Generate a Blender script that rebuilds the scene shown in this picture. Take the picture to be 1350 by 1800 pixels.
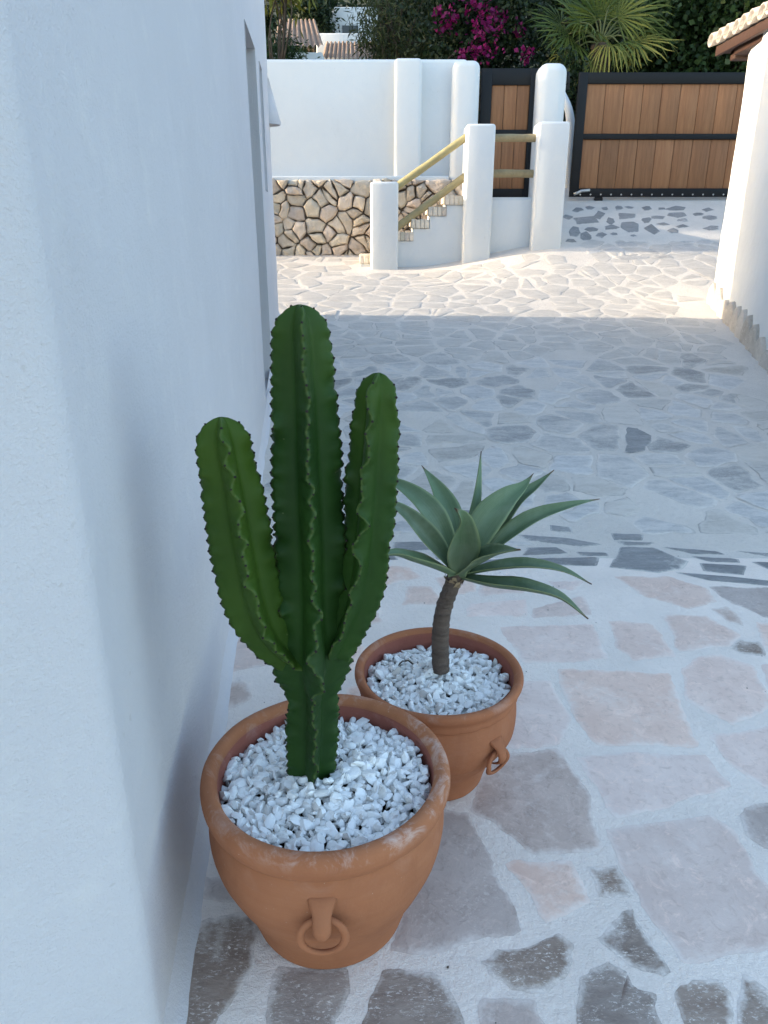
import bpy, bmesh, math, random
import numpy as np
from mathutils import Vector, Matrix, noise
R = math.radians
random.seed(7); np.random.seed(7)
S = bpy.context.scene
C = S.collection
for o in list(bpy.data.objects): bpy.data.objects.remove(o)

# ------------------------------------------------------------------ camera
TILT = R(20.6); FPX = 1300.0; CAMH = 1.5
cam_d = bpy.data.cameras.new('camera'); cam = bpy.data.objects.new('camera', cam_d); C.objects.link(cam)
cam_d.sensor_fit = 'VERTICAL'; cam_d.sensor_height = 36; cam_d.sensor_width = 27; cam_d.lens = 26
cam_d.clip_start = 0.05; cam_d.clip_end = 600
cam.location = (0, 0, CAMH); cam.rotation_euler = (R(90) - TILT, 0, 0)
S.camera = cam
S.render.resolution_x = 768; S.render.resolution_y = 1024
# ------------------------------------------------------------------ light
SUN_EL = 13.0; SUN_AZ = 2.0         # sun stands to the left (-X), turned slightly to +Y
W = bpy.data.worlds.new('World'); S.world = W; W.use_nodes = True
wn = W.node_tree.nodes; wl = W.node_tree.links
sky = wn.new('ShaderNodeTexSky'); sky.sky_type = 'NISHITA'; sky.sun_disc = False
sky.sun_elevation = R(SUN_EL); sky.sun_rotation = R(270 + SUN_AZ)
sky.air_density = 1.0; sky.dust_density = 1.6; sky.ozone_density = 0.9
bgn = wn['Background']; bgn.inputs['Strength'].default_value = 0.15
wl.new(sky.outputs[0], bgn.inputs[0])
sd = bpy.data.lights.new('sun', 'SUN'); sun = bpy.data.objects.new('sun', sd); C.objects.link(sun)
sd.energy = 2.0; sd.angle = R(0.6); sd.color = (1.0, 0.85, 0.64)
_sv = Vector((-math.cos(R(SUN_AZ)) * math.cos(R(SUN_EL)), math.sin(R(SUN_AZ)) * math.cos(R(SUN_EL)), math.sin(R(SUN_EL))))
sun.rotation_euler = _sv.to_track_quat('Z', 'Y').to_euler(); sun.location = _sv * 40
S.view_settings.view_transform = 'Standard'; S.view_settings.look = 'None'
S.view_settings.gamma = 1; S.view_settings.use_curve_mapping = False
S.view_settings.exposure = 2.28

# ------------------------------------------------------------------ geometry of the site
def sst(a, b, x):
    t = min(1, max(0, (x - a) / (b - a))); return t * t * (3 - 2 * t)
def soft(x, k=0.25):
    return 0.5 * (x + math.sqrt(x * x + k * k)) - 0.5 * (math.sqrt(k * k) ) * math.exp(-abs(x)) if x > -3 else 0.0
def TZ(x, y):
    """height of the paved ground: level terrace, then a driveway climbing to the gate"""
    z = 0.17 * max(0.0, soft(y - 3.35))
    z += 0.19 * max(0.0, soft(y - 8.4)) * sst(0.3, 2.2, x)
    return z
CT, ST = math.cos(TILT), math.sin(TILT)
def ray(u, v):
    x = (u - 675) / FPX; y = (v - 900) / FPX
    return Vector((x, CT - y * ST, -(ST + y * CT)))
def P(u, v, Y):
    """point seen at photo pixel (u, v) that stands Y metres ahead"""
    d = ray(u, v); return Vector((0, 0, CAMH)) + d * (Y / d.y)
def G(u, v):
    """point of the paved ground seen at photo pixel (u, v)"""
    d = ray(u, v); lo, hi = 0.3, 0.3
    while hi < 40:
        p = Vector((0, 0, CAMH)) + d * hi
        if p.z < TZ(p.x, p.y): break
        lo = hi; hi += 0.05
    for _ in range(20):
        m = (lo + hi) / 2; p = Vector((0, 0, CAMH)) + d * m
        if p.z < TZ(p.x, p.y): hi = m
        else: lo = m
    return Vector((0, 0, CAMH)) + d * hi

# ------------------------------------------------------------------ helpers: materials
class NT:
    def __init__(s, name):
        s.m = bpy.data.materials.new(name); s.m.use_nodes = True
        s.t = s.m.node_tree; s.n = s.t.nodes; s.b = s.n['Principled BSDF']
    def new(s, typ, **kw):
        nd = s.n.new(typ)
        for k, v in kw.items():
            if k in nd.inputs: nd.inputs[k].default_value = v
            else: setattr(nd, k, v)
        return nd
    def link(s, a, b): s.t.links.new(a, b)
    def coord(s, kind='Object', scale=(1, 1, 1)):
        if kind == 'World': src = s.new('ShaderNodeNewGeometry').outputs['Position']
        else: src = s.new('ShaderNodeTexCoord').outputs[kind]
        mp = s.new('ShaderNodeMapping'); mp.inputs['Scale'].default_value = scale
        s.link(src, mp.inputs['Vector']); return mp.outputs[0]
    def noise(s, vec, scale, detail=4, rough=0.6, dist=0.0):
        nd = s.new('ShaderNodeTexNoise'); nd.inputs['Scale'].default_value = scale
        nd.inputs['Detail'].default_value = detail; nd.inputs['Roughness'].default_value = rough
        nd.inputs['Distortion'].default_value = dist
        s.link(vec, nd.inputs['Vector']); return nd.outputs['Fac']
    def ramp(s, fac, a, b, ca=(0, 0, 0, 1), cb=(1, 1, 1, 1)):
        r = s.new('ShaderNodeValToRGB'); e = r.color_ramp.elements
        e[0].position = a; e[1].position = b; e[0].color = ca; e[1].color = cb
        s.link(fac, r.inputs['Fac']); return r.outputs['Color']
    def mix(s, fac, a, b, mode='MIX'):
        m = s.new('ShaderNodeMix', data_type='RGBA', blend_type=mode)
        for sock, val in ((m.inputs[0], fac), (m.inputs[6], a), (m.inputs[7], b)):
            if hasattr(val, 'default_value') or hasattr(val, 'is_linked'): s.link(val, sock)
            else: sock.default_value = val if not isinstance(val, tuple) else (val + (1,))[:4]
        return m.outputs[2]
    def math(s, op, a, b=None, c=None, clamp=False):
        m = s.new('ShaderNodeMath', operation=op); m.use_clamp = clamp
        for i, val in enumerate((a, b, c)):
            if val is None: continue
            if hasattr(val, 'is_linked'): s.link(val, m.inputs[i])
            else: m.inputs[i].default_value = val
        return m.outputs[0]
    def bump(s, h, strength, dist, prev=None):
        b = s.new('ShaderNodeBump'); b.inputs['Strength'].default_value = strength
        b.inputs['Distance'].default_value = dist; s.link(h, b.inputs['Height'])
        if prev is not None: s.link(prev, b.inputs['Normal'])
        return b.outputs[0]
    def done(s, col=None, rough=None, normal=None, **kw):
        for sock, val in (('Base Color', col), ('Roughness', rough)):
            if val is None: continue
            if hasattr(val, 'is_linked'): s.link(val, s.b.inputs[sock])
            else: s.b.inputs[sock].default_value = val + (1,) if isinstance(val, tuple) else val
        if normal is not None: s.link(normal, s.b.inputs['Normal'])
        for k, v in kw.items(): s.b.inputs[k.replace('_', ' ')].default_value = v
        return s.m
M = {}
def m_plaster(name, base, grain=1.0, tint=(0.70, 0.68, 0.64)):
    n = NT(name); w = n.coord('World')
    big = n.noise(w, 1.3, 3); mid = n.noise(w, 9, 4); fine = n.noise(w, 260, 3, 0.7); fin2 = n.noise(w, 90, 3, 0.6)
    col = n.mix(n.ramp(big, 0.40, 0.75), base, tuple(c * 0.95 for c in base))
    col = n.mix(n.math('MULTIPLY', n.ramp(mid, 0.56, 0.80), 0.30), col, tint)
    sm_ = n.ramp(n.noise(n.coord('World', (1, 1, 0.5)), 3.2, 5, 0.7, 0.6), 0.60, 0.74)
    col = n.mix(n.math('MULTIPLY', sm_, 0.22), col, tuple(c * 0.80 for c in base))
    dt = n.ramp(n.noise(w, 34, 2, 0.5), 0.735, 0.76)
    col = n.mix(n.math('MULTIPLY', dt, 0.22), col, (0.38, 0.34, 0.30))
    nr = n.bump(big, 0.25, 0.05); nr = n.bump(mid, 0.22, 0.025, nr)
    nr = n.bump(fin2, 0.30 * grain, 0.004, nr); nr = n.bump(fine, 0.45 * grain, 0.0022, nr)
    return n.done(col, 0.88, nr, Specular_IOR_Level=0.25)
M['plaster'] = m_plaster('white_plaster', (0.575, 0.56, 0.575), 2.2)
M['plaster_far'] = m_plaster('white_plaster_walls', (0.62, 0.64, 0.645), 0.8)

def m_mortar(name, base, dark):
    n = NT(name); w = n.coord('World')
    a = n.noise(w, 3, 5); b = n.noise(w, 40, 5, 0.7); c = n.noise(w, 300, 3, 0.7)
    vor = n.new('ShaderNodeTexVoronoi'); vor.inputs['Scale'].default_value = 95; n.link(w, vor.inputs['Vector'])
    col = n.mix(n.ramp(a, 0.35, 0.70), base, tuple(x * 0.88 for x in base))
    col = n.mix(n.math('MULTIPLY', n.ramp(b, 0.50, 0.72), 0.45), col, dark)
    sp = n.ramp(n.noise(w, 170, 2, 0.5), 0.68, 0.74)
    col = n.mix(n.math('MULTIPLY', sp, 0.55), col, tuple(x * 0.45 for x in base))
    nr = n.bump(a, 0.3, 0.03); nr = n.bump(b, 0.8, 0.010, nr); nr = n.bump(c, 0.7, 0.003, nr)
    return n.done(col, 0.92, nr, Specular_IOR_Level=0.2)
M['mortar'] = m_mortar('pale_mortar', (0.86, 0.765, 0.685), (0.74, 0.645, 0.57))
M['mortar_drive'] = m_mortar('driveway_mortar', (0.65, 0.60, 0.545), (0.48, 0.445, 0.405))

def m_stone(name, c1, c2, smear_lo, smear_hi, smear_amt, mortar, speck=0.0, streak=(1, 1, 1), edgek=0.5, grain=1.0, var=0.25, stretch=(1, 1, 1), crack=0.0):
    n = NT(name); w = n.coord('World'); ws = n.coord('World', streak)
    rnd = n.new('ShaderNodeObjectInfo').outputs['Random']
    off = n.new('ShaderNodeVectorMath', operation='ADD')
    cmb = n.new('ShaderNodeCombineXYZ'); n.link(n.math('MULTIPLY', rnd, 37.0), cmb.inputs[0]); n.link(n.math('MULTIPLY', rnd, 11.0), cmb.inputs[1])
    n.link(ws, off.inputs[0]); n.link(cmb.outputs[0], off.inputs[1]); ws = off.outputs[0]
    a = n.noise(ws, 6, 6, 0.65, 0.6); b = n.noise(ws, 34, 6, 0.7, 0.8); c = n.noise(w, 240, 3, 0.7)
    col = n.mix(n.ramp(a, 0.32, 0.68), c1, c2)
    hv = n.new('ShaderNodeHueSaturation'); n.link(col, hv.inputs['Color'])
    n.link(n.math('MULTIPLY_ADD', rnd, var, 1 - var / 2), hv.inputs['Value'])
    r2 = n.math('FRACT', n.math('MULTIPLY', rnd, 17.3))
    n.link(n.math('MULTIPLY_ADD', r2, 0.4, 0.72), hv.inputs['Saturation']); col = hv.outputs[0]
    col = n.mix(n.math('MULTIPLY', n.ramp(b, 0.52, 0.70), 0.42), col, tuple(x * 0.60 for x in c1))
    col = n.mix(n.math('MULTIPLY', n.ramp(n.noise(ws, 13, 6, 0.75, 1.5), 0.54, 0.66), 0.45), col, tuple(min(1, x * 1.28) for x in c2))
    if speck:
        s1 = n.ramp(n.noise(ws, 85, 4, 0.8, 0.5), 0.555, 0.62)
        s2 = n.ramp(n.noise(ws, 9, 3), 0.40, 0.60)
        col = n.mix(n.math('MULTIPLY', n.math('MULTIPLY', s1, s2), speck), col, mortar)
    at = n.new('ShaderNodeAttribute'); at.attribute_name = 'edge'
    e = n.math('POWER', at.outputs['Fac'], 1.4)
    sm = n.math('ADD', n.noise(n.coord('World', stretch), 5, 6, 0.68, 0.4), n.math('MULTIPLY', e, edgek))
    sm = n.math('ADD', sm, n.math('MULTIPLY', n.math('SUBTRACT', r2, 0.5), 0.12))
    sm = n.math('ADD', sm, n.math('MULTIPLY', n.math('SUBTRACT', n.noise(w, 34, 6, 0.75), 0.5), 0.6))
    sf = n.math('MULTIPLY', n.ramp(sm, smear_lo, smear_hi), smear_amt)
    col = n.mix(sf, col, mortar)
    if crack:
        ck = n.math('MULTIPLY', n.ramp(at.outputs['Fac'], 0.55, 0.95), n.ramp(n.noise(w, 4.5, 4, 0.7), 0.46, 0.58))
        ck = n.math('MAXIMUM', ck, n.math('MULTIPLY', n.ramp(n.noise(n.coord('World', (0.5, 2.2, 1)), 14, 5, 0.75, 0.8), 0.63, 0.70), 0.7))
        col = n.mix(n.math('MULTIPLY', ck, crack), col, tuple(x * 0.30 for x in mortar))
    nr = n.bump(a, 0.35, 0.012); nr = n.bump(b, 0.55 * grain, 0.004, nr); nr = n.bump(c, 0.35, 0.0012, nr)
    return n.done(col, n.ramp(b, 0.3, 0.7, (0.62,) * 3 + (1,), (0.85,) * 3 + (1,)), nr, Specular_IOR_Level=0.35)
MT = (0.82, 0.745, 0.675)
M['pink'] = m_stone('pink_flagstone', (0.66, 0.475, 0.39), (0.76, 0.585, 0.49), 0.56, 0.92, 0.75, MT, 0.15, edgek=0.26, grain=0.7)
M['brown'] = m_stone('brown_flagstone', (0.24, 0.18, 0.145), (0.36, 0.29, 0.24), 0.60, 0.90, 0.85, MT, 0.95, (1, 2.2, 1), edgek=0.26)
M['taupe'] = m_stone('taupe_flagstone', (0.43, 0.335, 0.285), (0.54, 0.435, 0.375), 0.58, 0.90, 0.75, MT, 0.3, edgek=0.26, grain=0.9)
MD = (0.69, 0.64, 0.58)
M['slate'] = m_stone('blue_grey_slate', (0.185, 0.185, 0.185), (0.29, 0.285, 0.28), 0.60, 0.90, 0.8, MD, 0.2, (1, 3.5, 1), edgek=0.25)
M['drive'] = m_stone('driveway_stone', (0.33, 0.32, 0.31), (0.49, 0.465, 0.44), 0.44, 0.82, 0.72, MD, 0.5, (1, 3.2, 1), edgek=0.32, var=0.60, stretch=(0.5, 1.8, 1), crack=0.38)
M['drive_pale'] = m_stone('pale_driveway_stone', (0.40, 0.365, 0.325), (0.52, 0.48, 0.435), 0.36, 0.74, 0.8, (0.58, 0.54, 0.49), 0.45, (1, 3.2, 1), edgek=0.28, var=0.45, stretch=(0.5, 1.8, 1), crack=0.5)  # paler, lower-contrast stone for the upper driveway and a few below
M['skirt'] = m_stone('skirting_stone', (0.36, 0.33, 0.29), (0.50, 0.46, 0.41), 0.60, 0.95, 0.5, (0.6, 0.56, 0.5), 0.1, edgek=0.3)

def m_simple(name, base, rough=0.7, var=0.2, scale=8, bump=0.3, bd=0.004, objvar=0.0, spec=0.4, streak=(1, 1, 1), dark=0.6):
    n = NT(name); w = n.coord('Object', streak)
    a = n.noise(w, scale, 5, 0.65); b = n.noise(w, scale * 9, 4, 0.7)
    col = n.mix(n.ramp(a, 0.3, 0.7), base, tuple(x * (1 - var) for x in base))
    col = n.mix(n.math('MULTIPLY', n.ramp(b, 0.5, 0.75), var), col, tuple(x * dark for x in base))
    if objvar:
        rnd = n.new('ShaderNodeObjectInfo').outputs['Random']
        hv = n.new('ShaderNodeHueSaturation'); n.link(col, hv.inputs['Color'])
        n.link(n.math('MULTIPLY_ADD', rnd, objvar, 1 - objvar / 2), hv.inputs['Value'])
        n.link(n.math('MULTIPLY_ADD', n.math('FRACT', n.math('MULTIPLY', rnd, 7.7)), 0.03, 0.485), hv.inputs['Hue']); col = hv.outputs[0]
    nr = n.bump(a, bump, bd * 3); nr = n.bump(b, bump, bd, nr)
    return n.done(col, rough, nr, Specular_IOR_Level=spec)

def m_terracotta(name, base):
    n = NT(name); w = n.coord('Object')
    a = n.noise(w, 4, 5, 0.6); b = n.noise(w, 26, 5, 0.7); c = n.noise(w, 220, 3, 0.7)
    rings = n.noise(n.coord('Object', (0.6, 0.6, 26)), 3, 3)
    col = n.mix(n.ramp(a, 0.32, 0.70), base, (base[0] * 0.86, base[1] * 0.80, base[2] * 0.78))
    col = n.mix(n.math('MULTIPLY', n.ramp(b, 0.52, 0.74), 0.3), col, (base[0] * 1.12, base[1] * 1.2, base[2] * 1.3))
    col = n.mix(n.math('MULTIPLY', n.ramp(rings, 0.45, 0.70), 0.22), col, (base[0] * 0.78, base[1] * 0.70, base[2] * 0.66))
    stn = n.ramp(n.noise(n.coord('Object', (1, 1, 0.45)), 7, 5, 0.7, 0.5), 0.52, 0.68)
    col = n.mix(n.math('MULTIPLY', stn, 0.30), col, (base[0] * 0.62, base[1] * 0.58, base[2] * 0.58))
    spk = n.ramp(n.noise(w, 120, 2, 0.6), 0.73, 0.78)
    col = n.mix(n.math('MULTIPLY', spk, 0.5), col, (0.55, 0.40, 0.32))
    at = n.new('ShaderNodeAttribute'); at.attribute_name = 'edge'       # lime bloom collects on the rim
    fl = n.math('MULTIPLY', n.ramp(n.noise(w, 13, 6, 0.75, 0.8), 0.50, 0.66), n.math('MULTIPLY', at.outputs['Fac'], 0.55))
    col = n.mix(fl, col, (0.62, 0.52, 0.47))
    nr = n.bump(rings, 0.22, 0.008); nr = n.bump(b, 0.25, 0.005, nr); nr = n.bump(c, 0.22, 0.0012, nr)
    return n.done(col, 0.86, nr, Specular_IOR_Level=0.25)
M['terra'] = m_terracotta('terracotta', (0.37, 0.150, 0.072))
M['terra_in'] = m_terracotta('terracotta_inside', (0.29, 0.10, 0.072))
M['terra2'] = m_terracotta('orange_terracotta', (0.355, 0.138, 0.066))

def m_pebble():
    n = NT('white_marble_pebbles'); g = n.new('ShaderNodeNewGeometry'); r = g.outputs['Random Per Island']
    w = n.coord('Object')
    col = n.ramp(r, 0.0, 0.25, (0.62, 0.60, 0.56, 1), (0.84, 0.835, 0.815, 1))
    grey = n.ramp(n.math('FRACT', n.math('MULTIPLY', r, 91.7)), 0.93, 0.95)
    col = n.mix(n.math('MULTIPLY', grey, 0.75), col, (0.47, 0.42, 0.37))
    v = n.noise(w, 55, 5, 0.7, 1.2)
    col = n.mix(n.math('MULTIPLY', n.ramp(v, 0.52, 0.68), 0.35), col, (0.60, 0.58, 0.54))
    nr = n.bump(n.noise(w, 160, 3, 0.7), 0.35, 0.002)
    return n.done(col, 0.72, nr, Specular_IOR_Level=0.3, Subsurface_Weight=0.0)
M['pebble'] = m_pebble()
M['soil'] = m_simple('dark_soil', (0.035, 0.028, 0.022), 0.95, 0.4, 40, 0.8, 0.006)

def m_cactus():
    n = NT('cactus_skin'); w = n.coord('Object')
    at = n.new('ShaderNodeAttribute'); at.attribute_name = 'edge'
    ln = n.new('ShaderNodeAttribute'); ln.attribute_name = 'tone'
    a = n.noise(n.coord('Object', (1, 1, 0.35)), 9, 5); b = n.noise(w, 75, 4, 0.7)
    deep = n.mix(n.ramp(a, 0.3, 0.7), (0.007, 0.029, 0.004), (0.018, 0.056, 0.007))
    young = n.mix(n.ramp(a, 0.3, 0.7), (0.034, 0.075, 0.006), (0.054, 0.105, 0.010))
    col = n.mix(ln.outputs['Fac'], deep, young)
    col = n.mix(n.math('MULTIPLY', n.ramp(b, 0.6, 0.75), 0.25), col, (0.04, 0.085, 0.028))
    col = n.mix(n.math('MULTIPLY', n.ramp(at.outputs['Fac'], 0.35, 1.0), 0.6), col, (0.085, 0.125, 0.035))
    scar = n.ramp(n.noise(w, 42, 3, 0.6), 0.755, 0.80)
    col = n.mix(n.math('MULTIPLY', scar, 0.55), col, (0.23, 0.25, 0.14))
    nr = n.bump(a, 0.15, 0.006); nr = n.bump(b, 0.12, 0.002, nr)
    return n.done(col, n.ramp(b, 0.3, 0.7, (0.5,) * 3 + (1,), (0.68,) * 3 + (1,)), nr, Specular_IOR_Level=0.22)
M['cactus'] = m_cactus()
M['areole'] = m_simple('dark_spines', (0.018, 0.012, 0.010), 0.8, 0.3, 60, 0.1)

def m_agave():
    n = NT('agave_leaf'); w = n.coord('Object')
    at = n.new('ShaderNodeAttribute'); at.attribute_name = 'edge'
    tn = n.new('ShaderNodeAttribute'); tn.attribute_name = 'tone'
    a = n.noise(w, 7, 4); b = n.noise(w, 60, 4, 0.7)
    rnd = n.new('ShaderNodeObjectInfo').outputs['Random']
    col = n.mix(n.ramp(a, 0.3, 0.7), (0.08, 0.138, 0.068), (0.14, 0.20, 0.11))
    cv = n.new('ShaderNodeCombineXYZ'); n.link(n.math('MULTIPLY', at.outputs['Fac'], 26.0), cv.inputs[0]); n.link(n.math('MULTIPLY', tn.outputs['Fac'], 1.6), cv.inputs[1]); n.link(n.math('MULTIPLY', rnd, 30.0), cv.inputs[2])
    stk = n.noise(cv.outputs[0], 1.0, 4, 0.65)
    col = n.mix(n.math('MULTIPLY', n.ramp(stk, 0.45, 0.72), 0.45), col, (0.045, 0.085, 0.045))
    dry = n.ramp(n.noise(w, 26, 4, 0.7), 0.70, 0.76)
    col = n.mix(n.math('MULTIPLY', dry, 0.5), col, (0.24, 0.20, 0.10))
    hv = n.new('ShaderNodeHueSaturation'); n.link(col, hv.inputs['Color']); n.link(n.math('MULTIPLY_ADD', rnd, 0.5, 0.75), hv.inputs['Value']); col = hv.outputs[0]
    bloom = n.ramp(n.noise(n.coord('Object', (1, 1, 1)), 22, 4, 0.6), 0.45, 0.70)
    col = n.mix(n.math('MULTIPLY', bloom, 0.30), col, (0.19, 0.255, 0.185))
    col = n.mix(n.math('MULTIPLY', n.ramp(at.outputs['Fac'], 0.80, 1.0), 0.6), col, (0.26, 0.31, 0.14))
    col = n.mix(n.ramp(n.math('ADD', tn.outputs['Fac'], n.math('MULTIPLY', n.math('SUBTRACT', stk, 0.5), 0.12)), 0.92, 0.98), col, (0.10, 0.06, 0.035))
    nr = n.bump(b, 0.08, 0.002)
    return n.done(col, 0.5, nr, Specular_IOR_Level=0.4)
M['agave'] = m_agave()
M['agave_trunk'] = m_simple('agave_trunk_bark', (0.17, 0.125, 0.10), 0.9, 0.4, 10, 0.8, 0.006, streak=(1, 1, 7))
M['dryleaf'] = m_simple('dry_leaf_base', (0.42, 0.31, 0.19), 0.9, 0.4, 30, 0.6, 0.004)
M['log'] = m_simple('round_wood_pole', (0.36, 0.30, 0.16), 0.8, 0.30, 12, 0.5, 0.004, objvar=0.2, streak=(1, 1, 1))
M['metal'] = m_simple('black_painted_metal', (0.007, 0.008, 0.010), 0.5, 0.2, 20, 0.05, 0.001, spec=0.25)
M['zinc'] = m_simple('galvanised_metal', (0.55, 0.55, 0.54), 0.4, 0.2, 20, 0.05, 0.001)
M['zinc'].node_tree.nodes['Principled BSDF'].inputs['Metallic'].default_value = 0.8
def m_plank():
    n = NT('gate_wood_board')
    rnd = n.new('ShaderNodeObjectInfo').outputs['Random']
    vm = n.new('ShaderNodeVectorMath', operation='ADD'); n.link(n.coord('Object', (14, 14, 0.8)), vm.inputs[0])
    cm = n.new('ShaderNodeCombineXYZ'); n.link(n.math('MULTIPLY', rnd, 50), cm.inputs[0]); n.link(cm.outputs[0], vm.inputs[1])
    a = n.noise(vm.outputs[0], 2.2, 6, 0.65, 0.6); b = n.noise(vm.outputs[0], 9, 4, 0.7)
    col = n.mix(n.ramp(a, 0.28, 0.72), (0.20, 0.085, 0.036), (0.33, 0.155, 0.068))
    col = n.mix(n.math('MULTIPLY', n.ramp(b, 0.5, 0.7), 0.35), col, (0.13, 0.055, 0.025))
    hv = n.new('ShaderNodeHueSaturation'); n.link(col, hv.inputs['Color']); n.link(n.math('MULTIPLY_ADD', rnd, 0.30, 0.86), hv.inputs['Value'])
    return n.done(hv.outputs[0], 0.6, n.bump(b, 0.3, 0.002), Specular_IOR_Level=0.35)
M['plank'] = m_plank()
M['brick'] = m_simple('cream_brick', (0.70, 0.62, 0.52), 0.9, 0.3, 20, 0.6, 0.006, objvar=0.4)
M['drystone'] = m_simple('dry_wall_limestone', (0.60, 0.52, 0.43), 0.92, 0.28, 9, 0.8, 0.010, objvar=0.35)
M['joint'] = m_simple('dark_joint', (0.20, 0.155, 0.12), 0.95, 0.3, 20, 0.5, 0.01)
M['rooftile'] = m_simple('weathered_roof_tile', (0.46, 0.41, 0.37), 0.9, 0.4, 10, 0.6, 0.006, objvar=0.35)
M['rooftile_far'] = m_simple('old_roof_tile', (0.36, 0.24, 0.17), 0.9, 0.5, 3, 0.6, 0.01)
M['soffit'] = m_simple('dark_brown_timber', (0.05, 0.022, 0.014), 0.6, 0.3, 14, 0.3, 0.004)
M['glass'] = NT('window_glass').done((0.02, 0.025, 0.03), 0.08)
M['frame'] = m_simple('white_painted_frame', (0.7, 0.7, 0.7), 0.5, 0.05)
M['bark'] = m_simple('tree_bark', (0.10, 0.075, 0.055), 0.95, 0.4, 10, 0.8, 0.01)
M['earth'] = m_simple('garden_earth', (0.05, 0.055, 0.03), 0.95, 0.5, 2, 0.6, 0.03)
def m_leaf(name, c1, c2, rough=0.55, trans=0.25):
    n = NT(name); r = n.new('ShaderNodeNewGeometry').outputs['Random Per Island']
    col = n.mix(r, c1, c2)
    n.done(col, rough, None, Specular_IOR_Level=0.35)
    if trans:
        tr = n.new('ShaderNodeBsdfTranslucent'); n.link(col, tr.inputs['Color'])
        ms = n.new('ShaderNodeMixShader'); ms.inputs[0].default_value = trans
        n.link(n.b.outputs[0], ms.inputs[1]); n.link(tr.outputs[0], ms.inputs[2])
        n.link(ms.outputs[0], n.n['Material Output'].inputs['Surface'])
    return n.m
M['leaf_dark'] = m_leaf('dark_evergreen_leaves', (0.008, 0.020, 0.008), (0.024, 0.045, 0.015))
M['leaf_mid'] = m_leaf('green_leaves', (0.014, 0.036, 0.011), (0.042, 0.08, 0.02))
M['leaf_olive'] = m_leaf('narrow_olive_leaves', (0.028, 0.045, 0.016), (0.085, 0.10, 0.036))
M['leaf_yellow'] = m_leaf('yellow_green_leaves', (0.13, 0.14, 0.02), (0.26, 0.25, 0.04))
M['bract'] = m_leaf('magenta_bracts', (0.09, 0.002, 0.045), (0.25, 0.006, 0.12), 0.6, 0.35)
M['palm'] = m_leaf('palm_fan', (0.045, 0.08, 0.012), (0.12, 0.15, 0.022))
M['palm_y'] = m_leaf('yellowing_palm_fan', (0.16, 0.17, 0.03), (0.28, 0.25, 0.05))
M['petiole'] = m_simple('palm_stalk', (0.12, 0.13, 0.04), 0.6, 0.2)

# ------------------------------------------------------------------ helpers: objects
def mesh_obj(name, verts, faces, mat, parent=None, smooth=False, attrs=None, loc=None):
    me = bpy.data.meshes.new(name); me.from_pydata([tuple(v) for v in verts], [], faces); me.update()
    if mat: me.materials.append(M[mat] if isinstance(mat, str) else mat)
    if smooth: me.polygons.foreach_set('use_smooth', [True] * len(me.polygons))
    for k, vals in (attrs or {}).items():
        a = me.attributes.new(k, 'FLOAT', 'POINT'); a.data.foreach_set('value', list(vals))
    return link(name, me, parent, loc)
def link(name, me, parent=None, loc=None):
    o = bpy.data.objects.new(name, me); C.objects.link(o)
    if parent is not None: o.parent = parent
    if loc is not None: o.location = loc
    return o
def empty(name, loc=(0, 0, 0)):
    o = bpy.data.objects.new(name, None); o.empty_display_size = 0.1; C.objects.link(o); o.location = loc; return o
def tag(o, label=None, cat=None, group=None, kind=None):
    if label: o['label'] = label
    if cat: o['category'] = cat
    if group: o['group'] = group
    if kind: o['kind'] = kind
    return o
def child(name, verts, faces, mat, parent, smooth=False, attrs=None):
    """part given in world coordinates, its parents being unrotated"""
    off = Vector((0, 0, 0)); p = parent
    while p is not None: off += Vector(p.location); p = p.parent
    vs = [Vector(v) - off for v in verts]
    c = sum(vs, Vector()) / len(vs)
    return mesh_obj(name, [v - c for v in vs], faces, mat, parent, smooth, attrs, c)
def box_vf(x0, x1, y0, y1, z0, z1):
    v = [(x0, y0, z0), (x1, y0, z0), (x1, y1, z0), (x0, y1, z0), (x0, y0, z1), (x1, y0, z1), (x1, y1, z1), (x0, y1, z1)]
    return v, [(0, 3, 2, 1), (4, 5, 6, 7), (0, 1, 5, 4), (1, 2, 6, 5), (2, 3, 7, 6), (3, 0, 4, 7)]
def bevel_obj(o, w=0.01, seg=2, smooth=True):
    bm = bmesh.new(); bm.from_mesh(o.data)
    bmesh.ops.bevel(bm, geom=list(bm.edges), offset=w, segments=seg, affect='EDGES', profile=0.5)
    bm.to_mesh(o.data); bm.free()
    if smooth:
        o.data.polygons.foreach_set('use_smooth', [True] * len(o.data.polygons))
        o.data.set_sharp_from_angle(angle=R(50))
    return o
def box(name, x0, x1, y0, y1, z0, z1, mat, parent, bev=0.0, seg=2):
    v, f = box_vf(x0, x1, y0, y1, z0, z1); o = child(name, v, f, mat, parent)
    if bev: bevel_obj(o, bev, seg)
    return o
def tube_vf(pts, rad, n=10, caps=True):
    pts = [Vector(p) for p in pts]; vs = []; fs = []
    if not hasattr(rad, '__len__'): rad = [rad] * len(pts)
    up = Vector((0, 0, 1))
    t0 = (pts[1] - pts[0]).normalized()
    side = t0.cross(up if abs(t0.z) < 0.9 else Vector((0, 1, 0))).normalized()
    for i, p in enumerate(pts):
        t = (pts[min(i + 1, len(pts) - 1)] - pts[max(i - 1, 0)]).normalized()
        side = (side - t * side.dot(t)).normalized(); b = t.cross(side)
        for k in range(n):
            a = 2 * math.pi * k / n; vs.append(p + (side * math.cos(a) + b * math.sin(a)) * rad[i])
    for i in range(len(pts) - 1):
        for k in range(n):
            a = i * n + k; b2 = i * n + (k + 1) % n; fs.append((a, b2, b2 + n, a + n))
    if caps: fs.append(tuple(range(n - 1, -1, -1))); fs.append(tuple(range((len(pts) - 1) * n, len(pts) * n)))
    return vs, fs
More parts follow.
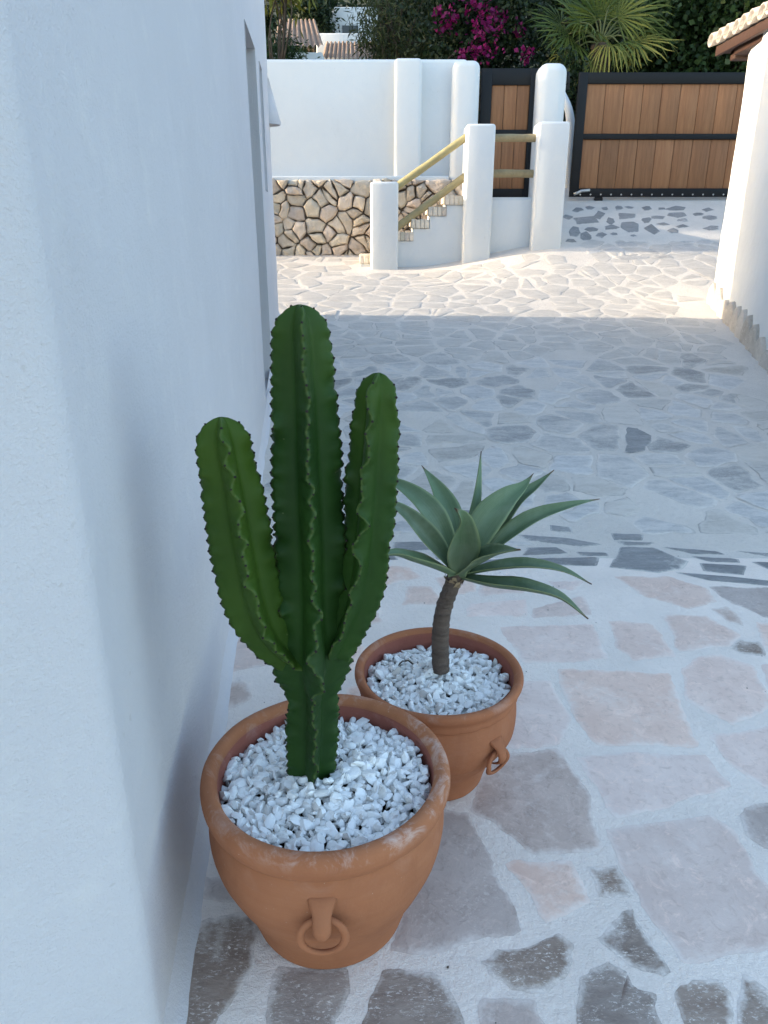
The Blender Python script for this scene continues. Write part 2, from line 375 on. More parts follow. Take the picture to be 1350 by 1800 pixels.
def catmull(pts, n):
    pts = [Vector(p) for p in pts]; out = []
    L = len(pts)
    for i in range(n):
        s = i / (n - 1) * (L - 1); k = min(int(s), L - 2); t = s - k
        p0 = pts[max(k - 1, 0)]; p1 = pts[k]; p2 = pts[k + 1]; p3 = pts[min(k + 2, L - 1)]
        out.append(0.5 * ((2 * p1) + (p2 - p0) * t + (2 * p0 - 5 * p1 + 4 * p2 - p3) * t * t + (3 * p1 - p0 - 3 * p2 + p3) * t ** 3))
    return out
def lerp_tab(tab, x):
    if x <= tab[0][0]: return tab[0][1]
    for (a, va), (b, vb) in zip(tab, tab[1:]):
        if x <= b:
            t = (x - a) / (b - a); return va + (vb - va) * t
    return tab[-1][1]

# voronoi cells by clipping
def clip(poly, mx, my, nx, ny):
    out = []
    for i in range(len(poly)):
        a = poly[i]; b = poly[(i + 1) % len(poly)]
        da = (a[0] - mx) * nx + (a[1] - my) * ny; db = (b[0] - mx) * nx + (b[1] - my) * ny
        if da <= 0: out.append(a)
        if (da < 0 < db) or (db < 0 < da):
            t = da / (da - db); out.append((a[0] + (b[0] - a[0]) * t, a[1] + (b[1] - a[1]) * t))
    return out
def voronoi(sites, x0, x1, y0, y1, gap=0.0):
    """cells of the sites in a rectangle, each pulled in by gap/2"""
    arr = np.array(sites); cells = []
    for i, (sx, sy) in enumerate(sites):
        d = ((arr - arr[i]) ** 2).sum(1); idx = np.argsort(d)[1:22]
        poly = [(x0, y0), (x1, y0), (x1, y1), (x0, y1)]
        for j in idx:
            ox, oy = sites[j]; nx, ny = ox - sx, oy - sy; L = math.hypot(nx, ny)
            if L < 1e-6: continue
            nx /= L; ny /= L
            g = gap() if callable(gap) else gap
            poly = clip(poly, (sx + ox) / 2 - nx * g / 2, (sy + oy) / 2 - ny * g / 2, nx, ny)
            if len(poly) < 3: break
        cells.append(poly)
    return cells
def area(poly):
    return 0.5 * sum(poly[i][0] * poly[(i + 1) % len(poly)][1] - poly[(i + 1) % len(poly)][0] * poly[i][1] for i in range(len(poly)))
def inpoly(x, y, poly):
    c = False; j = len(poly) - 1
    for i in range(len(poly)):
        xi, yi = poly[i]; xj, yj = poly[j]
        if (yi > y) != (yj > y) and x < (xj - xi) * (y - yi) / (yj - yi) + xi: c = not c
        j = i
    return c
def rough_outline(poly, step, jit, rng, rnd=0.25):
    """outline with its corners rounded, subdivided and made ragged"""
    if area(poly) < 0: poly = poly[::-1]
    q = []
    for i in range(len(poly)):
        p0 = Vector(poly[i - 1]); p = Vector(poly[i]); p1 = Vector(poly[(i + 1) % len(poly)])
        k = rnd * rng.uniform(0.5, 1.0)
        q.append(p + (p0 - p) * min(0.4, k)); q.append(p * (1 - 0.25 * k) + (p0 + p1) * 0.125 * k); q.append(p + (p1 - p) * min(0.4, k))
    out = []
    sd = rng.uniform(0, 100)
    for i in range(len(q)):
        a = q[i]; b = q[(i + 1) % len(q)]; L = (b - a).length
        n = max(1, int(L / step)); nn = Vector(((b - a).y, -(b - a).x))
        if nn.length > 0: nn.normalize()
        for k in range(n):
            p = a + (b - a) * (k / n)
            d = noise.noise(Vector((p.x * 9 + sd, p.y * 9, 0))) * jit + noise.noise(Vector((p.x * 45, p.y * 45 + sd, 3))) * jit * 0.45
            p = p + nn * d
            if not out or (p - out[-1]).length > step * 0.2: out.append(p)
    c = sum(out, Vector((0, 0))) / len(out)
    return sorted(out, key=lambda p: math.atan2(p.y - c.y, p.x - c.x))
def paving_stone(parent, poly, mat, h, step, jit, rng, inset=0.016, name='stone', rnd=0.2, tilt=0.0, bag=None):
    ol = rough_outline(poly, step, jit, rng, rnd); n = len(ol)
    c = sum(ol, Vector((0, 0))) / n
    rad = max(0.03, sum((p - c).length for p in ol) / n)
    tx, ty = rng.uniform(-tilt, tilt), rng.uniform(-tilt, tilt)
    vs = []; ed = []
    def zz(p): return TZ(p.x, p.y) + (p.x - c.x) * tx + (p.y - c.y) * ty
    k1 = 1 - min(0.5, 0.006 / rad); k2 = 1 - min(0.6, inset / rad); k3 = 1 - min(0.75, inset * 2.6 / rad)
    for kk, dz, e in ((1.0, 0.0003, 1.0), (k1, 0.0003 + h * 0.25, 1.0), (k2, h * 0.8, 0.5), (k3, h, 0.0)):
        for p in ol:
            q = c + (p - c) * kk; vs.append((q.x, q.y, zz(q) + dz)); ed.append(e)
    fs = []
    for r in range(3):
        for i in range(n):
            j = (i + 1) % n; fs.append((r * n + i, r * n + j, (r + 1) * n + j, (r + 1) * n + i))
    vs.append((c.x, c.y, zz(c) + h)); ed.append(0.0); L = len(vs) - 1
    for i in range(n): fs.append((3 * n + i, 3 * n + (i + 1) % n, L))
    if bag is not None:
        o_ = len(bag[0]); bag[0].extend(vs); bag[1].extend([tuple(i + o_ for i in q) for q in fs]); bag[2].extend(ed); return None
    return child(name, vs, fs, mat, parent, True, {'edge': ed})

# ================================================================== THE GROUND
def sheet(name, x0, x1, y0, y1, nx, ny, zf, mat):
    vs = []; fs = []
    for j in range(ny + 1):
        for i in range(nx + 1):
            x = x0 + (x1 - x0) * i / nx; y = y0 + (y1 - y0) * j / ny; vs.append((x, y, zf(x, y)))
    for j in range(ny):
        for i in range(nx):
            a = j * (nx + 1) + i; fs.append((a, a + 1, a + nx + 2, a + nx + 1))
    return tag(mesh_obj(name, vs, fs, mat, None, True), kind='structure')
def far_ground(x, y):
    z = TZ(min(max(x, -3), 6), min(max(y, -3), 11.9)) - 0.30
    if y > 12: z += 0.26 * sst(12, 13, y)
    if y > 12: z += 0.35 * sst(12, 16, y) + max(0, y - 26) * 0.42
    if x < -3: z += max(0, y - 9) * 0.0
    return z
g = sheet('ground', -120, 120, -60, 140, 120, 200, far_ground, 'earth'); g['label'] = 'dark garden ground rising behind the walls'
terrace = sheet('terrace', -3, 5, -3, 3.34, 60, 48, lambda x, y: TZ(x, y), 'mortar'); terrace['label'] = 'terrace of pinkish flagstones set in pale mortar'
driveway = sheet('driveway', -3, 7.5, 3.34, 11.95, 105, 86, lambda x, y: TZ(x, y), 'mortar_drive'); driveway['label'] = 'grey stone driveway climbing to the sliding gate'

rng = random.Random(3)
TR = [  # flagstones of the terrace: outline as seen, kind
 ('pink', [(1066,1460),(1247,1435),(1287,1463),(1350,1565),(1385,1640),(1324,1668),(1205,1690),(1150,1610)]),
 ('pink', [(1014,1331),(1174,1324),(1237,1331),(1281,1381),(1087,1438)]),
 ('taupe', [(862,1335),(978,1317),(1028,1390),(1053,1488),(941,1495),(832,1422)]),
 ('taupe', [(765,1425),(823,1432),(914,1636),(750,1670),(690,1665),(715,1590)]),
 ('pink', [(896,1518),(1005,1515),(1037,1586),(960,1620)]),
 ('brown', [(1032,1524),(1083,1518),(1105,1572),(1053,1577)]),
 ('brown', [(1048,1650),(1110,1597),(1128,1636),(1169,1709),(1110,1691)]),
 ('brown', [(841,1691),(873,1672),(914,1672),(982,1643),(1003,1663),(996,1704),(964,1745),(900,1736),(855,1713)]),
 ('brown', [(1019,1718),(1069,1691),(1101,1713),(1096,1727),(1151,1750),(1167,1800),(1160,1860),(1015,1860)]),
 ('brown', [(1196,1750),(1224,1727),(1265,1718),(1290,1745),(1288,1782),(1280,1850),(1200,1850)]),
 ('brown', [(1297,1750),(1308,1716),(1352,1742),(1380,1830),(1300,1830)]),
 ('taupe', [(843,1759),(940,1761),(960,1800),(990,1870),(850,1870)]),
 ('brown', [(677,1710),(779,1717),(815,1800),(840,1880),(620,1880),(640,1795)]),
 ('brown', [(490,1700),(606,1705),(615,1745),(590,1800),(570,1850),(460,1850),(472,1795)]),
 ('brown', [(340,1630),(437,1610),(454,1634),(450,1701),(370,1800),(330,1850),(312,1850),(320,1720)]),
 ('taupe', [(357,1541),(397,1537),(440,1590),(348,1577)]),
 ('taupe', [(385,1208),(423,1188),(439,1199),(437,1226),(397,1250)]),
 ('pink', [(402,1118),(470,1110),(475,1165),(404,1180)]),
 ('pink', [(1199,1176),(1233,1158),(1265,1149),(1320,1171),(1350,1226),(1338,1253),(1288,1272),(1242,1253),(1208,1231)]),
 ('brown', [(1283,1139),(1301,1126),(1333,1128),(1345,1153),(1301,1151)]),
 ('taupe', [(1253,1071),(1278,1066),(1310,1089),(1308,1101),(1283,1096)]),
 ('taupe', [(1247,1032),(1350,1034),(1400,1055),(1350,1085),(1288,1060)]),
 ('pink', [(1083,1014),(1174,1014),(1242,1035),(1256,1057),(1210,1069),(1137,1048)]),
 ('pink', [(1169,1082),(1242,1082),(1297,1117),(1283,1137),(1196,1142)]),
 ('pink', [(1073,1094),(1142,1096),(1185,1153),(1114,1162),(1083,1135)]),
 ('pink', [(982,1178),(1174,1185),(1206,1272),(1222,1310),(1051,1306),(1005,1249)]),
 ('pink', [(912,1199),(968,1199),(1003,1262),(988,1308),(895,1313)]),
 ('pink', [(880,1103),(1042,1098),(1066,1158),(923,1164)]),
 ('pink', [(937,1069),(1023,1048),(1040,1080),(940,1085)]),
 ('pink', [(964,1022),(1023,1022),(1005,1038),(978,1034)]),
 ('pink', [(828,1062),(924,1053),(925,1083),(820,1085)]),
 ('pink', [(1251,1294),(1350,1281),(1420,1290),(1400,1390),(1350,1385),(1288,1345)]),
 ('taupe', [(1297,1431),(1320,1417),(1350,1413),(1430,1440),(1410,1500),(1350,1490),(1310,1467)]),
 ('pink', [(1329,1094),(1350,1096),(1400,1110),(1390,1150),(1350,1148)]),
 ('pink', [(664,996),(717,996),(742,1015),(671,1029)]),
 ('pink', [(717,1032),(756,1032),(788,1061),(707,1064)]),
 ('pink', [(628,1075),(660,1073),(676,1093),(628,1104)]),
 ('pink', [(480,1040),(560,1035),(560,1090),(470,1090)]),
 ('pink', [(850,1024),(930,1020),(918,1042),(845,1046)]),
 ('pink', [(765,1016),(832,1014),(838,1040),(790,1046)]),
 ('pink', [(1340,1170),(1400,1160),(1480,1260),(1400,1262),(1366,1245)]),
]
traced = []
def add_traced(parent, mat, px, h, step, jit, inset=0.016, rnd=0.12):
    poly = [tuple(G(u, v).xy) for u, v in px]
    cx_ = sum(p[0] for p in poly) / len(poly); cy_ = sum(p[1] for p in poly) / len(poly)
    poly = [(cx_ + (p[0] - cx_) * 1.045, cy_ + (p[1] - cy_) * 1.045) for p in poly]
    traced.append(poly)
    return paving_stone(parent, poly, mat, h, step, jit, rng, inset, rnd=rnd)
for mk, px in TR: add_traced(terrace, mk, px, 0.0016, 0.013, 0.016, 0.018)
SL = [[(910,940),(1003,947),(1057,957),(1023,961),(930,951)], [(927,963),(977,962),(1000,973),(917,977)], [(910,983),(1050,980),(1047,995),(903,992)],
 [(1093,962),(1150,963),(1208,987),(1197,1000),(1157,1007),(1073,997)], [(1163,962),(1263,970),(1275,975),(1217,975)], [(1213,978),(1297,983),(1300,989),(1250,988)],
 [(1230,990),(1310,995),(1307,1011),(1237,1004)], [(1190,1007),(1283,1014),(1380,1025),(1380,1032),(1250,1021)], [(1323,988),(1400,990),(1400,1003),(1350,1000)],
 [(1290,969),(1400,976),(1380,984)], [(967,923),(1003,926),(1007,937),(970,933)], [(693,953),(743,953),(757,967),(690,970)], [(1010,970),(1067,972),(1072,978),(1020,978)],
 [(838,985),(890,982),(892,994),(845,998)], [(760,972),(830,968),(835,980),(770,984)], [(650,976),(690,974),(700,984),(655,986)],
 [(500,975),(560,970),(560,985),(495,990)], [(1075,938),(1130,940),(1128,950),(1080,950)], [(1085,952),(1150,954),(1140,959),(1095,959)]]
for px in SL: add_traced(driveway, 'slate', px, 0.004, 0.02, 0.006, 0.012, 0.1)

def overlaps(poly, others, m=0.02):
    cx = sum(p[0] for p in poly) / len(poly); cy = sum(p[1] for p in poly) / len(poly)
    for o in others:
        ox = [p[0] for p in o]; oy = [p[1] for p in o]
        px = [p[0] for p in poly]; py = [p[1] for p in poly]
        if max(px) < min(ox) - m or min(px) > max(ox) + m or max(py) < min(oy) - m or min(py) > max(oy) + m: continue
        if inpoly(cx, cy, o): return True
        ocx = sum(ox) / len(ox); ocy = sum(oy) / len(oy)
        if inpoly(ocx, ocy, poly): return True
        for p in poly:
            if inpoly(p[0], p[1], o): return True
            if inpoly(p[0] * 0.5 + cx * 0.5, p[1] * 0.5 + cy * 0.5, o): return True
        for p in o:
            if inpoly(p[0], p[1], poly): return True
    return False
def house_x(y):       # right-hand face of the house on the left, in plan
    return lerp_tab([(0.95, -0.425), (1.6, -0.497), (2.33, -0.585), (3.4, -0.69), (4.57, -0.785), (6.2, -0.915), (7.7, -1.055)], y)
def right_x(y):       # face of the outbuilding on the right
    return 3.52 - 0.157 * (8.4 - y)
def jitter_sites(x0, x1, y0, y1, dx, dy, j):
    out = []; ny = int((y1 - y0) / dy)
    for b in range(ny + 1):
        for a in range(int((x1 - x0) / dx) + 1):
            out.append((x0 + (a + 0.5 * (b % 2) + rng.uniform(-j, j)) * dx, y0 + (b + rng.uniform(-j, j)) * dy))
    return out
# flagstones of the terrace that fill the rest of it, mostly beside the view
sites = jitter_sites(-0.5, 3.2, -0.9, 3.2, 0.36, 0.33, 0.38)
for (sx, sy), c in zip(sites, voronoi(sites, -0.6, 3.3, -1.0, 3.26, 0.075)):
    if len(c) < 3 or abs(area(c)) < 0.012: continue
    if min(p[0] - house_x(p[1]) for p in c) < 0.03 and max(p[1] for p in c) > 0.8: continue
    if overlaps(c, traced): continue
    paving_stone(terrace, c, rng.choice(['pink', 'pink', 'taupe']), 0.0016, 0.03, 0.012, rng, 0.017)
# narrow slates laid on edge between terrace and driveway
sites = jitter_sites(-0.7, 2.9, 3.41, 3.80, 0.36, 0.05, 0.40)
for (sx, sy), c in zip(sites, voronoi(sites, -0.8, 3.0, 3.38, 3.82, lambda: rng.uniform(0.008, 0.026))):
    if len(c) < 3 or abs(area(c)) < 0.003: continue
    if min(p[0] - house_x(p[1]) for p in c) < 0.02 or max(p[0] - right_x(p[1]) for p in c) > -0.02: continue
    if overlaps(c, traced) or rng.random() < 0.2: continue
    if max(p[0] for p in c) - min(p[0] for p in c) < 2.4 * (max(p[1] for p in c) - min(p[1] for p in c)): continue
    traced.append(c)
    paving_stone(driveway, c, 'slate' if rng.random() < 0.6 else 'drive', 0.003, 0.03, 0.012, rng, 0.012, rnd=0.12)
# stones of the driveway, long sides mostly across the slope, sizes mixed
sites = [p for p in jitter_sites(-1.4, 4.2, 3.62, 10.6, 0.36, 0.165, 0.47) if rng.random() > 0.16]
sites += [(x + rng.uniform(.06, .12), y + rng.uniform(-.04, .04)) for (x, y) in sites if rng.random() < 0.10]
nst = 0; bag = ([], [], [])
for (sx, sy), c in zip(sites, voronoi(sites, -1.55, 4.3, 3.58, 10.55, lambda: rng.choice([0.008, 0.015, 0.025, 0.04, 0.06]))):
    if len(c) < 3 or abs(area(c)) < 0.005: continue
    if min(p[0] - house_x(p[1]) for p in c) < 0.02 and min(p[1] for p in c) < 7.75: continue
    if max(p[0] - right_x(p[1]) for p in c) > -0.02 and min(p[1] for p in c) < 8.5: continue
    if max(p[1] for p in c) > 9.68 and -0.35 < sx < 2.3: continue
    if sx > 1.9 and sy > 9.95: continue
    if overlaps(c, traced): continue
    if rng.random() < 0.03: continue
    nst += 1
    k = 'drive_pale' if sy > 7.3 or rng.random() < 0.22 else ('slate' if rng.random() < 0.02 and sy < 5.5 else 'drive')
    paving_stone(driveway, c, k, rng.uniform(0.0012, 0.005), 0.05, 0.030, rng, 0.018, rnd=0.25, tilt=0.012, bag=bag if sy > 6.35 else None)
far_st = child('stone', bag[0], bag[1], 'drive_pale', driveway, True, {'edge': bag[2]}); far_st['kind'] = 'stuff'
print('driveway stones', nst)
# dark slates scattered in the white mortar of the ramp below the gate
RAMP = [(530,905,40,22),(585,897,45,14),(645,900,30,16),(705,898,30,18),(755,895,40,10),(830,900,40,16),(885,900,35,10),(955,900,75,20),(485,938,40,20),(620,927,45,28),
 (730,933,80,26),(875,938,60,16),(955,927,75,24),(565,950,90,34),(670,952,30,28),(825,950,36,20),(985,950,50,14),(900,967,60,14),(590,990,45,18),(675,980,60,20),
 (757,980,70,44),(848,990,56,36),(940,995,40,22),(975,975,60,14),(515,1000,40,44),(565,1020,40,34),(630,1015,40,24),(685,1010,26,12),(770,1017,26,10),(500,1040,50,14),(430,1045,50,16),
 (740,1057,110,20),(1010,1080,130,40),(860,1085,100,20),(680,1080,90,20),(600,1085,60,20),(760,1113,130,22),(900,1110,80,16),(1080,1045,70,20),(1000,1045,60,10),(1090,905,50,14),(1100,940,60,18),(1050,925,40,12),(1110,985,60,20)]
for (zx, zy, w, h) in RAMP:
    u = 800 + zx * 0.4074; v = zy * 0.4074; w *= 0.4074 * 1.22; h *= 0.4074 * 1.22
    k = rng.randint(4, 6); a0 = rng.uniform(0, 6.28); px = []
    for i in range(k):
        a = a0 + 6.283 * i / k + rng.uniform(-0.35, 0.35); r = rng.uniform(0.46, 0.62)
        px.append((u + math.cos(a) * w * r, v - math.sin(a) * h * r))
    poly = [tuple(G(*p).xy) for p in px]
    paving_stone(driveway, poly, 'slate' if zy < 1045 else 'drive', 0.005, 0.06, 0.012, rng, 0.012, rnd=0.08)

# ================================================================== THE HOUSE ON THE LEFT
house = tag(empty('house', (-3.5, 4.3, 0)), 'white plastered house with rounded corner filling the left side', 'house')
HT = 4.1
def wall_grid(cols, zl, skip, wav=0.006):
    """cols: plan points; zl: levels; skip(i, k) leaves openings"""
    vs = []; fs = []
    n = len(cols)
    for i, (x, y) in enumerate(cols):
        a = Vector(cols[max(i - 1, 0)]); b = Vector(cols[min(i + 1, n - 1)]); t = (b - a).normalized(); nn = Vector((t.y, -t.x))
        for z in zl:
            d = wav * (noise.noise(Vector((x * 1.6, y * 1.6, z * 1.3))) + 0.35 * noise.noise(Vector((x * 6, y * 6, z * 5))))
            vs.append((x + nn.x * d, y + nn.y * d, z))
    m = len(zl)
    for i in range(n - 1):
        for k in range(m - 1):
            if not skip(i, k): fs.append((i * m + k, (i + 1) * m + k, (i + 1) * m + k + 1, i * m + k + 1))
    return vs, fs
D0, D1, DZ0, DZ1 = 5.12, 5.86, 0.42, 2.69
W0, W1, WZ0, WZ1 = 6.25, 6.55, 1.82, 2.69
cr = 0.035
NA = R(-47)                                        # direction the near face looks to
cr = 0.045
cx, cy = house_x(0.95) - cr, 0.95 + cr * 0.6
ex_, ey_ = cx + cr * math.cos(NA), cy + cr * math.sin(NA)
cols = [(ex_ + math.sin(NA) * d_, ey_ - math.cos(NA) * d_) for d_ in [4.2 - 0.15 * i for i in range(27)] + [0.2, 0.12, 0.07, 0.035]]
for k in range(9):
    a = NA + (R(4) - NA) * k / 8; cols.append((cx + cr * math.cos(a), cy + cr * math.sin(a)))
ys = sorted(set([1.02] + [round(1.06 + 0.07 * i, 3) for i in range(95)] + [D0, D1, W0, W1]))
ys = [y for y in ys if y < 7.62 and not any(0 < abs(y - q) < 0.03 for q in (D0, D1, W0, W1))]
cols += [(house_x(y), y) for y in ys]
cx, cy = house_x(7.7) - 0.08, 7.62
for k in range(1, 7):
    a = R(90 * k / 6); cols.append((cx + 0.08 * math.cos(a), cy + 0.08 * math.sin(a)))
cols += [(-1.2 - 0.3 * i, 7.7) for i in range(1, 20)]
zl = sorted(set([round(-0.2 + 0.11 * i, 3) for i in range(54)] + [DZ0, DZ1, WZ0, WZ1, HT]))
zl = [z for z in zl if z <= HT and not any(0 < abs(z - q) < 0.04 for q in (DZ0, DZ1, WZ1, WZ0, HT))]
def skip(i, k):
    y0, y1 = cols[i][1], cols[i + 1][1]; z0, z1 = zl[k], zl[k + 1]; m = (y0 + y1) / 2; z = (z0 + z1) / 2
    if cols[i][0] < -1.2 or y1 <= y0 or m < 2: return False
    return (D0 < m < D1 and DZ0 < z < DZ1) or (W0 < m < W1 and WZ0 < z < WZ1)
v, f = wall_grid(cols, zl, skip)
child('wall', v, f, 'plaster', house, True)
box('back_wall', -7.2, -7.0, -1.9, 7.7, -0.2, HT, 'plaster', house)
q_ = cols[0]; box('rear_wall', -7.0, q_[0] + 0.02, q_[1] - 0.01, q_[1] + 0.2, -0.2, HT, 'plaster', house)
rp_ = [(-7.1, cols[0][1] + .1), (cols[0][0], cols[0][1] + .1), (-0.6, 1.1), (-1.15, 7.6), (-7.1, 7.6)]
child('roof', [(x, y, HT - .2) for x, y in rp_] + [(x, y, HT - .1) for x, y in rp_], [(4, 3, 2, 1, 0), (5, 6, 7, 8, 9)] + [(i, (i + 1) % 5, 5 + (i + 1) % 5, 5 + i) for i in range(5)], 'plaster', house)
def opening(y0, y1, z0, z1, nm):
    xa, xb = house_x(y0) + 0.004, house_x(y1) + 0.004; d = 0.24
    vs = [(xa, y0, z0), (xb, y1, z0), (xb, y1, z1), (xa, y0, z1), (xa - d, y0, z0), (xb - d, y1, z0), (xb - d, y1, z1), (xa - d, y0, z1)]
    o = child(nm, [(p[0], p[1], p[2]) for p in vs], [(0, 1, 5, 4), (1, 2, 6, 5), (2, 3, 7, 6), (3, 0, 4, 7)], 'plaster', house)
    ga = xa - d + 0.02
    slope = (xb - xa) / (y1 - y0)
    def q(y): return ga + slope * (y - y0)
    child('pane', [(q(y0), y0, z0), (q(y1), y1, z0), (q(y1), y1, z1), (q(y0), y0, z1)], [(0, 1, 2, 3)], 'glass', o)
    for (ya, yb, za, zb) in ((y0, y0 + 0.06, z0, z1), (y1 - 0.06, y1, z0, z1), (y0 + 0.06, y1 - 0.06, z1 - 0.06, z1), (y0 + 0.06, y1 - 0.06, z0, z0 + 0.08)):
        vv = []
        for y in (ya, yb):
            for z in (za, zb): vv += [(q(y) + 0.003, y, z), (q(y) + 0.05, y, z)]
        child('frame', vv, [(0, 1, 3, 2), (4, 6, 7, 5), (0, 4, 5, 1), (2, 3, 7, 6), (1, 5, 7, 3), (0, 2, 6, 4)], 'frame', o)
opening(D0, D1, DZ0, DZ1, 'door_recess')
opening(W0, W1, WZ0, WZ1, 'window_recess')
# coved fillet of plaster along the foot of the wall
vs = []; fs = []; fcols = [c for c in cols if c[0] > -1.3]
for i, (x, y) in enumerate(fcols):
    a = Vector(fcols[max(i - 1, 0)]); b = Vector(fcols[min(i + 1, len(fcols) - 1)]); t = (b - a).normalized(); nn = Vector((t.y, -t.x)); z = TZ(x, y)
    wv = 1 + 0.35 * noise.noise(Vector((x * 7, y * 7, 1.0)))
    for (o_, h_) in ((-0.012, 0.075), (0.004, 0.05), (0.011, 0.024), (0.022, 0.009), (0.040 * wv, -0.006)):
        vs.append((x + nn.x * o_, y + nn.y * o_, z + h_))
for i in range(len(fcols) - 1):
    for k in range(4): a = i * 5 + k; fs.append((a, a + 1, a + 6, a + 5))
child('foot_fillet', vs, fs, 'plaster', house, True)
# little plaster hood of a wall lamp near the far corner
hx = house_x(7.52); vs = []; fs = []; nh = 12
for k in range(nh + 1):
    a = math.pi * k / nh
    for (rr, z) in ((0.03, 2.80), (0.075, 2.62), (0.125, 2.44), (0.115, 2.425)):
        vs.append((hx - 0.02 + rr * math.sin(a) * 1.0, 7.52 + rr * math.cos(a), z))
for k in range(nh):
    for j in range(3): a = k * 4 + j; fs.append((a, a + 4, a + 5, a + 1))
fs.append(tuple(k * 4 for k in range(nh + 1))); fs.append(tuple(k * 4 + 3 for k in range(nh, -1, -1)))
child('lamp_hood', vs, fs, 'plaster', house, True)

# ================================================================== OUTBUILDING ON THE RIGHT
rb = tag(empty('outbuilding', (4.5, 6.5, 0)), 'white outbuilding with tiled eaves and stone skirting at the right edge', 'building')
YA, YB = 3.9, 8.4
rc = [(right_x(YA + 0.1 * i), YA + 0.1 * i) for i in range(43)]
for k in range(0, 9):
    a = R(180 - 90 * k / 8); rc.append((right_x(8.1) + 0.30 + 0.30 * math.cos(a) + 0.02, 8.12 + 0.28 * math.sin(a)))
rc += [(4.2 + 0.4 * i, 8.4) for i in range(7)]
zr = [-0.1 + 0.16 * i for i in range(22)]
v, f = wall_grid(rc, zr, lambda i, k: False, 0.012)
f = [tuple(reversed(q)) for q in f]
child('wall', v, f, 'plaster_far', rb, True)
v, f = wall_grid([(right_x(YA), YA), (7.0, YA)], zr, lambda i, k: False, 0.0); child('end_wall', v, f, 'plaster_far', rb)
# skirting stones with rounded heads, leaning on the foot of the wall
y = 4.6
while y < 8.05:
    w = rng.uniform(0.14, 0.26); h = rng.uniform(0.17, 0.29); x = right_x(y + w / 2) - 0.012; z = TZ(x, y)
    n = 9; prof = [(-w / 2, -0.1), (w / 2, -0.1), (w / 2 * 0.98, h * 0.42)]
    for k in range(1, n):
        a = math.pi * k / n; prof.append((w / 2 * 0.95 * math.cos(a) * (1 + rng.uniform(-.08, .08)), h * 0.45 + h * 0.55 * (1 - abs(math.cos(a)) ** 1.7) * (1 + rng.uniform(-.08, .08))))
    prof.append((-w / 2 * 0.98, h * 0.42))
    vs = []; m = len(prof)
    for (dx, kk) in ((0.02, 1.0), (-0.022, 0.97), (-0.032, 0.85)):
        for (a, b) in prof: vs.append((x + dx + (a * -0.0), y + w / 2 + a * kk, z + (b - h * 0.4) * kk + h * 0.4))
    fs = []
    for r_ in range(2):
        for i in range(m): j = (i + 1) % m; fs.append((r_ * m + i, (r_ + 1) * m + i, (r_ + 1) * m + j, r_ * m + j))
    fs.append(tuple(range(2 * m, 3 * m)))
    child('skirting_stone', vs, fs, 'skirt', rb)
    y += w + rng.uniform(0.005, 0.03)
# roof: timber soffit, rafter ends and barrel tiles
EX = 3.29; EZ = 3.21
box('soffit', EX + 0.10, 4.3, YA - 0.2, 8.62, EZ - 0.005, EZ + 0.03, 'soffit', rb, 0.004)
box('fascia', EX + 0.055, EX + 0.095, YA - 0.2, 8.62, EZ - 0.03, EZ + 0.055, 'soffit', rb, 0.004)
for (a_, b_, c_) in ((EX + .12, EX + .30, .05), (EX + .12, EX + .22, .09)):
    box('bracket', a_ + .03, 3.7, 8.36, 8.48, EZ - .01 - c_, EZ - .008, 'soffit', rb, .012)
box('wall_plate', EX + .13, 3.7, YA, 8.35, EZ - 0.075, EZ - 0.007, 'soffit', rb, 0.01)
roof = child('roof', *box_vf(EX + 0.09, 4.6, YA - 0.2, 8.62, EZ + 0.033, EZ + 0.07), 'soffit', rb)
for vtx in roof.data.vertices:
    if vtx.co.x > 0: vtx.co.z += 0.45
sl = 0.30
def barrel(x0, x1, z0, yc, r0, r1, up=True, n=8, th=0.014):
    vs = []; fs = []
    for (x, r_) in ((x0, r0), (x1, r1)):
        for rad in (r_, r_ - th):
            for k in range(n + 1):
                a = math.pi * k / n
                vs.append((x, yc + rad * math.cos(a), z0 + (x - x0) * sl + (1 if up else -1) * rad * math.sin(a)))
    q = n + 1
    for k in range(n):
        fs += [(k, k + 1, 2 * q + k + 1, 2 * q + k), (q + k, 3 * q + k, 3 * q + k + 1, q + k + 1), (k, q + k, q + k + 1, k + 1), (2 * q + k, 2 * q + k + 1, 3 * q + k + 1, 3 * q + k)]
    return vs, fs
yy = YA - 0.1
while yy < 8.65:
    for c_ in range(3):
        x0 = EX - 0.02 + c_ * 0.36 + rng.uniform(-0.012, 0.012)
        child('tile', *barrel(x0, x0 + 0.42, EZ + 0.085 + c_ * 0.36 * sl + rng.uniform(-.004, .004), yy, 0.078, 0.066), 'rooftile', roof, True)
        if c_ == 0:
            child('tile', *barrel(x0 + 0.03, x0 + 0.45, EZ + 0.125, yy + 0.085, 0.07, 0.06, False), 'rooftile', roof, True)
    yy += 0.17

